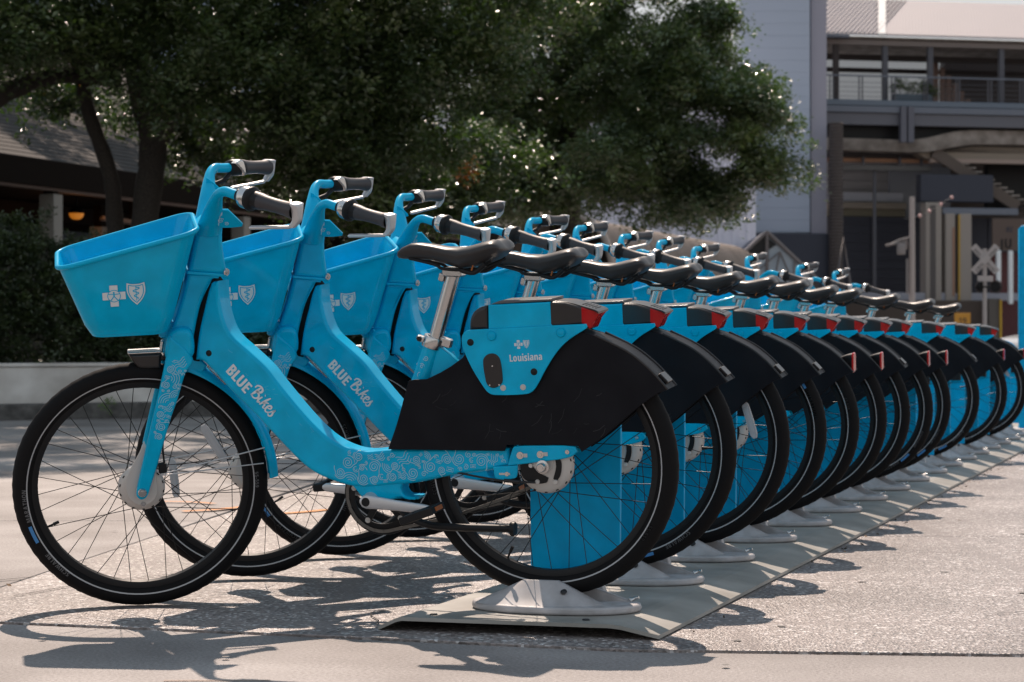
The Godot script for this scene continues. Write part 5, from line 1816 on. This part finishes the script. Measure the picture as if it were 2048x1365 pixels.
		b.box(Vector3(0.024, 0.020, 0.09), pt, 0.006)
		var pd := part("pedal", b, M.black, k)
		for q in [-1.0, 1.0]:
			bx(pd, "pedal_reflector", M.orange, Vector3(0.002, 0.011, 0.05), pt * Vector3(q * 0.0468, 0, 0), 0.0005, pt.basis)
	# ---- kickstand folded back
	b = MB.new()
	b.tube(smooth3([Vector3(-0.40, 0.215, 0.0), Vector3(-0.36, 0.196, 0.035), Vector3(-0.30, 0.180, 0.060), Vector3(-0.235, 0.176, 0.066), Vector3(-0.075, 0.177, 0.070)], 4), 0.0095, 12)
	b.lathe([Vector2(0.0, -0.006), Vector2(0.016, -0.006), Vector2(0.019, -0.002), Vector2(0.017, 0.006), Vector2(0.0, 0.008)], 16, along(Vector3(-0.075, 0.177, 0.070), Vector3(-0.05, 0.177, 0.071)))
	b.box(Vector3(0.05, 0.04, 0.05), Transform3D(Basis(), Vector3(-0.395, 0.222, 0.005)), 0.01)
	part("kickstand", b, M.black, k)
	return k

func rr_ring(x: float, y1: float, y0: float, w: float, r: float, skew := 0.0) -> PackedVector3Array:
	var p := PackedVector3Array()
	for c in [[1, 1, 0.0], [-1, 1, PI / 2], [-1, -1, PI], [1, -1, PI * 1.5]]:
		for i in 5:
			var a: float = c[2] + PI / 2 * i / 4.0
			var zz: float = c[0] * (w - r) + cos(a) * r
			var yy: float = (y1 - r if c[1] > 0 else y0 + r) + sin(a) * r
			p.append(Vector3(x + skew * (1.0 if c[1] < 0 else 0.0), yy, zz) * 0.001)
	return p

# plan of the basket: rounded oblong, height given at front and back
func basket_ring(x0: float, x1: float, ya: float, yb: float, w0: float, w1: float, r: float) -> PackedVector3Array:
	var p := PackedVector3Array()
	for c in [[1, 1, 0.0], [-1, 1, PI / 2], [-1, -1, PI], [1, -1, PI * 1.5]]:
		for i in 7:
			var a: float = c[2] + PI / 2 * i / 6.0
			var w := w1 if c[0] > 0 else w0
			var x: float = (x1 - r if c[0] > 0 else x0 + r) + cos(a) * r
			var zz: float = c[1] * (w - r) + sin(a) * r
			var f := (x - x0) / (x1 - x0)
			p.append(Vector3(x, lerpf(ya, yb, f), zz))
	return p

func basket(k: Node3D):
	var b := MB.new()
	var rings := []
	for s in 9:
		var f := s / 8.0
		rings.append(basket_ring(lerpf(-1.212, -1.272, f), lerpf(-1.006, -0.925, f), lerpf(0.689, 0.872, f), lerpf(0.686, 0.946, f), lerpf(0.088, 0.122, f), lerpf(0.096, 0.134, f), lerpf(0.040, 0.042, f)))
	rings[0] = basket_ring(-1.203, -1.015, 0.682, 0.680, 0.079, 0.087, 0.036)
	b.loft(rings, true, true, false)
	var ins := []
	for s in 9:
		var f := s / 8.0
		ins.append(basket_ring(lerpf(-1.208, -1.268, f), lerpf(-1.010, -0.929, f), lerpf(0.690, 0.872, f), lerpf(0.690, 0.946, f), lerpf(0.084, 0.118, f), lerpf(0.092, 0.130, f), 0.038))
	b.loft(ins, true, true, false)
	var bk := part("basket", b, M.blue, k, steer)
	b = MB.new()
	b.tube(basket_ring(-1.274, -0.923, 0.872, 0.946, 0.125, 0.137, 0.044), 0.0065, 10, false, true)
	part("rim", b, M.blue, bk)
	b = MB.new()
	b.extrude(smooth(v2([-932, 938, -905, 958, -880, 952, -900, 920, -925, 905]), 2, 0.7), -0.035, 0.035, 0.005)
	b.box(Vector3(0.012, 0.010, 0.012), Transform3D(Basis(), Vector3(-0.899, 0.957, 0.02)), 0.002)
	b.box(Vector3(0.05, 0.04, 0.04), Transform3D(Basis(), Vector3(-1.010, 0.672, 0)), 0.006)
	b.box(Vector3(0.012, 0.012, 0.012), Transform3D(Basis(), Vector3(-0.996, 0.678, 0.026)), 0.002)
	part("basket_bracket", b, M.blue, bk)
	# badges on the near side
	var y := Vector3(0, 0.22, 0.036).normalized()
	var x := Vector3(1, 0.0, 0.036).normalized()
	var n := x.cross(y).normalized()
	y = n.cross(x)
	for q in [[-1.141, 0.793, false], [-1.086, 0.797, true]]:
		var fx: float = (q[0] + 1.25) / 0.31
		var fy: float = (q[1] - 0.687) / 0.22
		var w := lerpf(lerpf(0.088, 0.122, fy), lerpf(0.096, 0.134, fy), fx)
		badge(bk, 0.0335 if not q[2] else 0.0335, q[2], Transform3D(Basis(x, y, n), Vector3(q[0], q[1], w + 0.0026)))

# brush lettering, as strokes in units of one capital's height
func bold_word(s: String, h: float, extra: float) -> ArrayMesh:
	var b := MB.new()
	var ar := words(s, h, 0.0002, true)
	ar.horizontal_alignment = HORIZONTAL_ALIGNMENT_LEFT
	var d := ar.get_mesh_arrays()
	var vv: PackedVector3Array = d[Mesh.ARRAY_VERTEX]
	var ix: PackedInt32Array = d[Mesh.ARRAY_INDEX] if d[Mesh.ARRAY_INDEX] != null else PackedInt32Array(range(vv.size()))
	for k in 3:
		var o := Vector3(extra * (k - 1), 0, 0.00012 * k)
		for q in range(0, ix.size(), 3):
			var A := vv[ix[q]]
			var B := vv[ix[q + 1]]
			var C := vv[ix[q + 2]]
			if absf(A.z - B.z) + absf(A.z - C.z) < 1e-6 and A.z > 0.0:
				A.z = 0.0
				B.z = 0.0
				C.z = 0.0
				b.tri(A + o, B + o, C + o, Vector3.BACK, Vector3.BACK, Vector3.BACK)
	return b.mesh()

func script_word(b: MB, t: Transform3D):
	var s := 0.0345
	var put := func(pts: Array, w: float):
		var p := PackedVector2Array()
		for i in range(0, pts.size(), 2):
			p.append(Vector2(pts[i], pts[i + 1]) * s)
		var q := smooth(p, 5, -0.4, false)
		var ws := []
		for i in q.size():
			var f := float(i) / (q.size() - 1)
			ws.append(w * s * (0.62 + 0.5 * sin(PI * clampf(f * 1.05, 0.0, 1.0))))
		b.ribbon(q, ws, t)
	put.call([0.36, 0.92, 0.28, 0.45, 0.18, 0.02], 0.17)
	put.call([0.02, 0.62, 0.06, 0.86, 0.30, 1.0, 0.56, 0.94, 0.60, 0.72, 0.34, 0.52, 0.62, 0.46, 0.70, 0.22, 0.48, 0.0, 0.14, 0.04], 0.15)
	put.call([0.92, 0.56, 0.84, 0.22, 0.90, 0.02, 1.06, 0.16], 0.15)
	put.call([0.98, 0.78, 1.02, 0.82], 0.15)
	put.call([1.44, 0.98, 1.28, 0.50, 1.14, 0.0], 0.15)
	put.call([1.62, 0.60, 1.44, 0.50, 1.28, 0.32, 1.46, 0.28, 1.48, 0.04, 1.66, 0.12], 0.12)
	put.call([1.76, 0.30, 1.98, 0.42, 1.92, 0.60, 1.74, 0.48, 1.70, 0.16, 1.86, 0.0, 2.10, 0.18], 0.13)
	put.call([2.10, 0.18, 2.34, 0.66, 2.30, 0.42, 2.38, 0.16, 2.24, -0.04, 2.06, 0.06], 0.13)

# doodles packed side by side inside an outline: scrolls, rings, waves, small frames and dots
func doodle(b: MB, area: PackedVector2Array, t: Transform3D, sd: int, big: float, w: float):
	var g := RandomNumberGenerator.new()
	g.seed = sd
	var box := Rect2(area[0], Vector2.ZERO)
	for p in area:
		box = box.expand(p)
	var done := []
	for i in 2600:
		var c := box.position + Vector2(g.randf(), g.randf()) * box.size
		if not Geometry2D.is_point_in_polygon(c, area):
			continue
		var room := big * (1.0 if i < 500 else (0.62 if i < 1300 else 0.36))
		var r := room
		for k in area.size():
			r = minf(r, c.distance_to(Geometry2D.get_closest_point_to_segment(c, area[k], area[(k + 1) % area.size()])) - w)
		for d in done:
			r = minf(r, c.distance_to(d[0]) - d[1] - w * 0.9)
		if r < room * 0.62 or r < w * 1.6:
			continue
		done.append([c, r])
		var kind := g.randi() % 8
		var a := g.randf() * TAU
		var hand := 1.0 if g.randf() < 0.5 else -1.0
		if r > big * 0.5:
			if kind < 5:
				spiral(b, c, r * 0.86, clampf(r / (w * 3.6), 1.2, 2.3), w, t, a, hand, Vector2.from_angle(a - 1.3 * hand) * r * g.randf_range(0.8, 1.7))
				arcs(b, c, r * 1.04, a + 0.5, a + g.randf_range(1.5, 3.0), w, t)
			elif kind < 7:
				var q0 := c + Vector2.from_angle(a) * r * 1.1
				for q in 4:
					arcs(b, q0, r * (0.5 + 0.42 * q), a + 2.2, a + 4.1, w * 0.9, t)
			else:
				for q in 4:
					var p := PackedVector2Array()
					for j in 9:
						p.append(c + Vector2((j / 4.0 - 1.0) * r, (q - 1.5) * r * 0.42 + sin(j * 0.9 + q * 0.4) * r * 0.25).rotated(a * 0.2))
					b.ribbon(p, w * 0.85, t)
		elif r > w * 2.6:
			if kind < 3:
				spiral(b, c, r, 1.5, w * 0.9, t, a, hand)
			elif kind < 5:
				arcs(b, c, r * 0.95, a, a + 4.4, w * 0.9, t)
				arcs(b, c, r * 0.45, a + 1.0, a + 5.4, w * 0.9, t)
			elif kind == 5:
				var tilt := g.randf_range(-0.4, 0.4)
				var o := PackedVector2Array()
				for q in [[-1, -0.55], [1, -0.55], [1, 0.55], [-1, 0.55]]:
					o.append(c + Vector2(q[0] * r, q[1] * r).rotated(tilt))
				b.ribbon(o, w * 0.8, t, true)
				b.ribbon(PackedVector2Array([c + Vector2(-r * 0.6, 0).rotated(tilt), c + Vector2(r * 0.6, 0).rotated(tilt)]), w * 1.3, t)
			else:
				for q in 3:
					var p := PackedVector2Array()
					for j in 6:
						p.append(c + Vector2((j / 2.5 - 1.0) * r, (q - 1) * r * 0.6 + sin(j * 1.7) * r * 0.2).rotated(a * 0.15))
					b.ribbon(p, w * 0.75, t)
		else:
			if kind < 4:
				b.fill(disc(c, r * 0.6, 8), t)
			else:
				arcs(b, c, r * 0.9, a, a + 3.6, w * 0.8, t)

func stay_art(b: MB, t: Transform3D):
	doodle(b, v2([-568, 300, -552, 286, -480, 272, -426, 276, -322, 289, -246, 306, -132, 322, -98, 334, -100, 368, -244, 363, -412, 359, -469, 358, -510, 366, -528, 345]), t, 7, 0.0175, 0.00135)

func bikes():
	var proto := make_bicycle()
	var slots := [0, 1, 2, 3, 4, 5, 6, 7, 8, 10, 12, 14]
	var nudge := [0.004, -0.001, 0.014, 0.006, 0.004, 0.002, -0.002, 0.006, 0.002, -0.010, 0.006, 0.004]
	var turn := [0.0, -3.0, 1.5, 3.0, -3.0, 1.0, -2.0, 2.0, -1.0, 3.0, -3.0, 2.0]
	var seat := [0.0, 0.0, 0.0, 0.003, -0.004, 0.0, 0.004, -0.003, 0.0, 0.002, 0.0, -0.003]
	var labels := [
		"nearest blue rental bicycle, its whole left side and doodled frame in view",
		"second bicycle from the front, its basket badges showing behind the first stem",
		"third bicycle from the front, with a white reflector turned up in its rear wheel",
		"fourth bicycle from the front, rear guard plain, just before the first red reflector",
		"fifth bicycle, nearest of those with a red reflector on the guard",
		"sixth bicycle, second nearest with a red reflector on its guard",
		"seventh bicycle, plain guard between two bicycles with red reflectors",
		"eighth bicycle, third of those with a red reflector on the guard",
		"ninth bicycle, red reflector on its guard, last before the first empty dock",
		"tenth bicycle, plain guard, standing alone between two empty docks",
		"eleventh bicycle, red reflector on its guard, second from the far end",
		"farthest bicycle, its rear wheel cut by the right edge of the view"]
	var g := RandomNumberGenerator.new()
	g.seed = 44
	var rb := MB.new()
	rb.loft([rr_ring(0, 18, -18, 14, 8.0), rr_ring(22, 26, -30, 24, 12.0), rr_ring(40, 30, -38, 30, 14.0)], true, true, true)
	var pod := rb.mesh()
	rb = MB.new()
	rb.loft([rr_ring(40.5, 31, -39, 31, 14.0), rr_ring(45, 31, -39, 31, 14.0), rr_ring(47, 28, -36, 28, 13.0)], true, true, true)
	var red := rb.mesh()
	for i in slots.size():
		var k: Node3D = proto if i == 0 else proto.duplicate()
		k.name = "bicycle" if i == 0 else "bicycle_%03d" % i
		add_child(k)
		var jl := 0.0 if i == 0 else g.randf_range(-0.008, 0.008)
		k.transform = Transform3D(Basis(Vector3.UP, -YAW) * Basis(Vector3.RIGHT, LEAN + jl), FIRST + ROW * SPACING * slots[i] + Vector3(nudge[i], 0.0 if i == 0 else 0.007, 0))
		tag(k, labels[i], "bicycle", "blue rental bicycles in the dock row")
		for w in ["front_wheel", "rear_wheel"]:
			var n: Node3D = k.get_node(w)
			var spin := 0.0 if i == 0 else g.randf_range(0, TAU)
			if i == 1 and w == "front_wheel":
				spin = 2.72
			n.transform = n.transform * Transform3D(Basis(Vector3.BACK, spin), Vector3.ZERO)
			if w == "rear_wheel" and i in [2, 11]:
				spoke_reflector(n, (0.28 if i == 2 else 0.6) - spin)
		if i > 0:
			var extra := Transform3D(Basis(Vector3(sin(HEAD), cos(HEAD), 0), deg_to_rad(turn[i])), Vector3.ZERO)
			extra.origin = HINGE - extra.basis * HINGE
			for c in k.get_children():
				var nm := String(c.name)
				for w in ["fork", "stem_cover", "handlebar_horn", "grip", "basket", "headlight", "front_fender", "front_wheel"]:
					if nm.begins_with(w):
						c.transform = extra * c.transform
						break
		for c in ["saddle", "seat_post"]:
			var n: Node3D = k.get_node(c)
			n.position += Vector3(0.32, 0.95, 0) * seat[i]
		if i in [4, 5, 7, 8, 10, 11]:
			var o := part("rear_reflector", pod, M.black, k, Transform3D(Basis(Vector3.BACK, 0.0), Vector3(0.268, 0.555, 0)))
			part("red_lens", red, M.red, o)

# ---------------------------------------------------------------- plants
var sprays := []

func leaf_spray(count: int, rad: float, ll: float, lw: float, sd: int) -> ArrayMesh:
	var g := RandomNumberGenerator.new()
	g.seed = sd
	var b := MB.new()
	for i in count:
		var c := Vector3(g.randfn(0, 0.5), g.randfn(0, 0.34), g.randfn(0, 0.5)) * rad
		# blades lie mostly face up, pointing out along the twig
		var up := (Vector3.UP + Vector3(g.randfn(0, 0.7), 0, g.randfn(0, 0.7))).normalized()
		var d := c.normalized() * 0.7 + Vector3(g.randf_range(-1, 1), g.randf_range(-0.7, 0.3), g.randf_range(-1, 1))
		d = (d - up * d.dot(up) * 0.8).normalized()
		var s := d.cross(up).normalized()
		var n := s.cross(d).normalized()
		var l := ll * g.randf_range(0.7, 1.25)
		var w := lw * g.randf_range(0.8, 1.2)
		var a := c - d * l * 0.5
		var t := c + d * l * 0.5 - n * l * 0.08
		var p := c + s * w * 0.5 + n * w * 0.12
		var q := c - s * w * 0.5 + n * w * 0.12
		var np := (n + s * -0.3).normalized()
		var nq := (n + s * 0.3).normalized()
		b.tri(a, p, t, np, np, np)
		b.tri(a, t, q, nq, nq, nq)
	return b.mesh()

func foliage(parent: Node, called: String, lobes: Array, m: Material, sd: int, scale := 1.0, tones := [], clump := 0.0) -> MultiMeshInstance3D:
	var g := RandomNumberGenerator.new()
	g.seed = sd
	if tones.is_empty():
		tones = [Color(0.55, 0.62, 0.6), Color(0.8, 0.85, 0.75), Color(1.0, 1.0, 0.9), Color(1.25, 1.2, 0.85), Color(0.7, 0.72, 0.75)]
	var ts: Array[Transform3D] = []
	var cs := PackedColorArray()
	for l in lobes:
		var left: int = l[2]
		while left > 0:
			# a tuft: flattened, hanging outwards from the lobe
			var lt: Color = tones[g.randi() % tones.size()]
			var d := Vector3(g.randfn(0, 1), g.randfn(0, 1), g.randfn(0, 1)).normalized()
			var c: Vector3 = l[0] + d * pow(g.randf(), 0.38) * (l[1] as Vector3) * (1.0 + 0.12 * g.randfn(0, 1))
			var n := mini(left, 1 if clump == 0.0 else g.randi_range(12, 30))
			left -= n
			var rad := Vector3(clump, clump * 0.48, clump) * g.randf_range(0.6, 1.25)
			for i in n:
				var e := Vector3(g.randfn(0, 0.55), g.randfn(0, 0.5), g.randfn(0, 0.55)) * rad
				e.y -= 0.25 * Vector2(e.x, e.z).length_squared() / maxf(clump, 0.01)
				var s := scale * g.randf_range(0.7, 1.3)
				ts.append(Transform3D(Basis(Vector3.UP, g.randf() * TAU) * Basis(Vector3.RIGHT, g.randf_range(-0.7, 0.7)) * Basis().scaled(Vector3.ONE * s), c + e))
				var k: Color = tones[g.randi() % tones.size()].lerp(lt, 0.6)
				cs.append(k * g.randf_range(0.8, 1.2))
	var mm := MultiMesh.new()
	mm.transform_format = MultiMesh.TRANSFORM_3D
	mm.use_colors = true
	if sprays.is_empty():
		sprays.append(leaf_spray(40, 0.15, 0.064, 0.030, 5))
	mm.mesh = sprays[0]
	mm.instance_count = ts.size()
	for i in ts.size():
		mm.set_instance_transform(i, ts[i])
		mm.set_instance_color(i, cs[i])
	var o := MultiMeshInstance3D.new()
	o.name = called
	o.multimesh = mm
	o.material_override = m
	o.set_meta("kind", "stuff")
	parent.add_child(o, true)
	return o

func limb(parent: Node, called: String, pts: Array, rad: Array):
	var b := MB.new()
	var p := smooth3(pts, 5)
	var r := []
	for i in p.size():
		var f := float(i) / (p.size() - 1) * (rad.size() - 1)
		var k := int(f)
		r.append(lerpf(rad[k], rad[mini(k + 1, rad.size() - 1)], f - k) * (1.0 + 0.06 * sin(i * 2.3)))
	b.tube(p, r, 12)
	part(called, b, M.bark, parent)

func trees():
	# left oak, over the hedge
	var a := thing("oak_tree")
	tag(a, "large dark oak on the left with forked trunk before the arcade roof", "tree")
	limb(a, "trunk", [Vector3(-4.10, 0.3, -24.0), Vector3(-4.02, 1.2, -24.0), Vector3(-4.0, 2.1, -24), Vector3(-3.92, 2.9, -24), Vector3(-4.1, 3.8, -24), Vector3(-3.9, 5.6, -23.6)], [0.19, 0.16, 0.15, 0.15, 0.13, 0.09])
	limb(a, "branch", [Vector3(-3.98, 2.6, -24), Vector3(-3.70, 3.1, -23.8), Vector3(-3.1, 3.9, -23), Vector3(-2.2, 4.6, -22.5)], [0.12, 0.09, 0.06, 0.04])
	limb(a, "branch", [Vector3(-4.2, 0.3, -24.3), Vector3(-4.36, 1.9, -24.2), Vector3(-4.38, 2.5, -24), Vector3(-4.60, 3.2, -23.9), Vector3(-4.72, 3.8, -23.7), Vector3(-5.2, 5.2, -23.2)], [0.10, 0.095, 0.085, 0.08, 0.07, 0.04])
	limb(a, "branch", [Vector3(-5.75, 3.05, -23), Vector3(-5.3, 3.35, -23.2), Vector3(-4.85, 3.55, -23.5), Vector3(-4.3, 3.55, -24)], [0.14, 0.10, 0.085, 0.08])
	limb(a, "branch", [Vector3(-4.0, 4.2, -24), Vector3(-3.0, 5.2, -22.5), Vector3(-2.0, 6.4, -20.5), Vector3(-1.0, 7.4, -18.5)], [0.11, 0.09, 0.06, 0.03])
	foliage(a, "crown", [
		[Vector3(-2.0, 4.45, -22.5), Vector3(1.7, 0.5, 1.2), 520], [Vector3(0.1, 4.6, -24), Vector3(1.2, 0.6, 1.0), 360],
		[Vector3(-4.9, 3.95, -22), Vector3(1.0, 0.42, 0.9), 390], [Vector3(-4.05, 4.0, -23), Vector3(1.05, 0.55, 1.0), 494], [Vector3(-2.9, 3.6, -22.5), Vector3(1.0, 0.8, 1.1), 624],
		[Vector3(-2.0, 3.4, -23), Vector3(1.0, 0.95, 1.1), 728], [Vector3(-2.45, 2.72, -24), Vector3(0.72, 0.45, 0.8), 312], [Vector3(-1.45, 3.0, -24), Vector3(1.0, 0.85, 1.1), 676],
		[Vector3(-0.9, 3.65, -23), Vector3(0.85, 0.65, 1.0), 429], [Vector3(-1.85, 2.42, -25), Vector3(0.85, 0.40, 0.8), 338], [Vector3(-0.55, 2.8, -26), Vector3(0.60, 0.55, 0.8), 312],
		[Vector3(-0.85, 2.36, -26), Vector3(0.55, 0.28, 0.6), 169], [Vector3(-4.9, 3.42, -24.6), Vector3(0.9, 0.20, 0.5), 120], [Vector3(-3.4, 2.75, -24.7), Vector3(0.35, 0.2, 0.4), 60], [Vector3(-3.55, 3.15, -24.6), Vector3(0.6, 0.3, 0.6), 156], [Vector3(-5.4, 4.0, -23), Vector3(0.8, 0.6, 1.0), 286],
		[Vector3(-2.6, 4.9, -22), Vector3(2.6, 0.7, 1.4), 845], [Vector3(-4.9, 5.3, -22.5), Vector3(1.8, 0.9, 1.8), 650], [Vector3(-1.2, 5.0, -23.5), Vector3(1.5, 0.8, 1.5), 546],
		[Vector3(-4.5, 6.8, -21), Vector3(2.4, 1.3, 2.4), 464], [Vector3(-2.0, 7.0, -20.5), Vector3(2.4, 1.3, 2.4), 464], [Vector3(0.2, 6.8, -22), Vector3(1.8, 1.2, 2.2), 343],
		[Vector3(-3.2, 9.0, -21), Vector3(2.8, 1.4, 2.6), 464], [Vector3(-1.2, 7.6, -18.4), Vector3(1.8, 0.9, 1.5), 300], [Vector3(-4.2, 7.6, -18.0), Vector3(1.9, 0.9, 1.6), 300]], M.leaf, 101, 1.0, [], 0.42)
	foliage(a, "withered_spray", [[Vector3(-0.50, 2.66, -24.6), Vector3(0.16, 0.12, 0.1), 10]], M.leaf, 102, 0.7, [Color(4.2, 0.9, 0.5)])
	# right oak, farther off
	var c := thing("oak_tree")
	tag(c, "bright edged oak right of centre, its crown ending before the pale tower", "tree")
	limb(c, "trunk", [Vector3(0.80, 0, -34.4), Vector3(0.80, 1.4, -34.4), Vector3(0.83, 2.6, -34.2), Vector3(0.86, 3.4, -34), Vector3(1.1, 5.0, -33.4)], [0.34, 0.27, 0.24, 0.26, 0.14])
	limb(c, "branch", [Vector3(0.85, 3.0, -34.1), Vector3(1.5, 3.7, -33), Vector3(2.5, 4.2, -32)], [0.15, 0.10, 0.05])
	limb(c, "branch", [Vector3(0.83, 3.2, -34.1), Vector3(0.2, 3.9, -34.4), Vector3(-0.3, 4.6, -34)], [0.13, 0.09, 0.05])
	foliage(c, "crown", [
		[Vector3(0.57, 4.9, -33), Vector3(1.3, 1.1, 1.4), 700], [Vector3(1.65, 5.1, -32), Vector3(1.5, 1.0, 1.4), 750], [Vector3(2.45, 4.5, -31), Vector3(0.95, 0.8, 1.2), 480],
		[Vector3(3.35, 3.92, -31), Vector3(0.52, 0.46, 0.8), 230], [Vector3(2.3, 3.6, -31), Vector3(1.25, 0.75, 1.2), 620], [Vector3(3.12, 3.15, -31), Vector3(0.62, 0.46, 0.8), 230],
		[Vector3(2.82, 2.66, -31), Vector3(0.50, 0.24, 0.5), 80], [Vector3(2.25, 2.75, -31.4), Vector3(0.42, 0.26, 0.5), 70], [Vector3(1.7, 3.10, -32), Vector3(0.75, 0.42, 0.9), 210],
		[Vector3(0.25, 3.5, -34), Vector3(0.9, 0.62, 1.0), 360], [Vector3(-0.1, 3.05, -35), Vector3(0.5, 0.34, 0.7), 90], [Vector3(3.45, 4.35, -31), Vector3(0.34, 0.22, 0.5), 60],
		[Vector3(2.75, 5.15, -31), Vector3(0.36, 0.34, 0.6), 100], [Vector3(1.05, 3.6, -34), Vector3(0.8, 0.5, 0.7), 220], [Vector3(1.2, 6.6, -32), Vector3(2.2, 0.9, 2.0), 700],
		[Vector3(-0.6, 5.6, -34), Vector3(1.3, 1.2, 1.5), 460], [Vector3(2.2, 6.0, -31.5), Vector3(0.9, 0.6, 1.2), 220], [Vector3(-0.2, 3.25, -33.6), Vector3(0.85, 0.5, 0.7), 260], [Vector3(0.45, 3.05, -33.4), Vector3(0.6, 0.32, 0.5), 130], [Vector3(1.3, 3.15, -33.2), Vector3(0.6, 0.34, 0.6), 130], [Vector3(-0.3, 4.0, -35), Vector3(1.5, 1.1, 0.8), 520], [Vector3(1.2, 4.2, -34), Vector3(1.5, 0.8, 0.7), 360]], M.bright_leaf, 103, 1.1, [], 0.42)
	# an oak behind the arcade, throwing its shade over the roof
	var third := thing("oak_tree")
	tag(third, "dark oak behind the arcade roof at the far left edge", "tree")
	limb(third, "trunk", [Vector3(-9.0, 0, -33.5), Vector3(-8.9, 3.0, -33.5), Vector3(-8.7, 6.5, -33)], [0.3, 0.24, 0.12])
	foliage(third, "crown", [
		[Vector3(-8.4, 7.6, -33), Vector3(2.0, 1.0, 1.8), 330], [Vector3(-6.3, 7.3, -32), Vector3(1.7, 0.9, 1.6), 270], [Vector3(-4.6, 7.4, -33), Vector3(1.6, 0.9, 1.6), 250],
		[Vector3(-10.2, 8.0, -31), Vector3(1.8, 1.0, 1.6), 250], [Vector3(-7.6, 9.0, -34), Vector3(2.4, 1.1, 2.0), 300], [Vector3(-5.6, 8.6, -36), Vector3(2.0, 1.0, 1.8), 250]], M.leaf, 106, 1.1, [], 0.45)
	# hedge in the planter: one clipped run of shrubs that reads as a mass
	var h := thing("hedge")
	tag(h, "dark leafy hedge growing in the white planter under the arcade", "hedge")
	var lobes := []
	var g := RandomNumberGenerator.new()
	g.seed = 12
	for i in 20:
		var f := i / 29.0
		var p := Vector3(-4.70, 0, -20.2) + Vector3(0.86, 0, -0.51).normalized() * (f * 15.0 - 2.2) + Vector3(-0.3, 0, -0.8) * g.randf_range(0.6, 1.1)
		var top := 1.75 if f < 0.2 else (1.55 if f < 0.25 else 1.15)
		top += g.randf_range(-0.18, 0.16)
		lobes.append([Vector3(p.x, 0.42 + top * 0.36, p.z), Vector3(0.42, top * 0.46, 0.45), 420])
		lobes.append([Vector3(p.x + g.randf_range(-0.2, 0.2), top * 0.86, p.z), Vector3(0.30, 0.20, 0.3), 110])
	foliage(h, "leaves", lobes, M.bush_leaf, 104, 0.62)
	# weed at the foot of the wall
	var w := thing("weed", Vector3(-3.75, 0, -20.55))
	tag(w, "small green weed sprouting at the foot of the planter wall", "weed")
	foliage(w, "leaves", [[Vector3(0, 0.13, 0.15), Vector3(0.07, 0.10, 0.05), 9]], M.leaf, 105, 0.3, [Color(1.3, 1.5, 0.8)])

func litter():
	# dry leaves and grit gathered along the plate
	var g := RandomNumberGenerator.new()
	g.seed = 77
	var o := thing("dry_leaves")
	tag(o, "scattered dry leaves and twigs along the plate edge", "litter", "", "stuff")
	var b := MB.new()
	for i in 170:
		var p: Vector3
		if i < 120:
			var f := pow(g.randf(), 0.8)
			p = Vector3(0.36, 0, -5.13) + ROW * (f * 11.0) + Vector3(absf(g.randfn(0, 0.03)), 0, g.randf_range(-0.03, 0.03))
		else:
			p = Vector3(g.randf_range(-1.6, 2.4), 0, -g.randf_range(5.1, 10.0))
		var s := g.randf_range(0.004, 0.012)
		var d := Vector3.RIGHT.rotated(Vector3.UP, g.randf() * TAU)
		var e := d.cross(Vector3.UP) * g.randf_range(0.25, 0.5)
		var y := Vector3(0, g.randf_range(0.004, 0.010), 0)
		var n := (Vector3.UP + d * 0.3).normalized()
		b.tri(p - d * s + Vector3(0, 0.003, 0), p + e * s + y, p + d * s + y, n, n, n)
		b.tri(p - d * s + Vector3(0, 0.003, 0), p + d * s + y, p - e * s + Vector3(0, 0.004, 0), n, n, n)
	var spots := MB.new()
	for i in 46:
		var c := Vector2(g.randf_range(-2.2, 3.4), g.randf_range(3.6, 11.5))
		var r := g.randf_range(0.006, 0.02)
		var p := PackedVector2Array()
		for k in 11:
			p.append(c + Vector2.from_angle(TAU * k / 11.0) * r * g.randf_range(0.7, 1.2))
		spots.fill(p, Transform3D(Basis(Vector3(1, 0, 0), Vector3(0, 0, -1), Vector3(0, 1, 0)), Vector3(0, 0.0025, 0)))
	part("gum_spots", spots, mat(lin(0.13, 0.118, 0.112), 0.7), o).set_meta("kind", "stuff")
	part("leaf_litter", b, mat(lin(0.10, 0.06, 0.03), 0.9), o).set_meta("kind", "stuff")
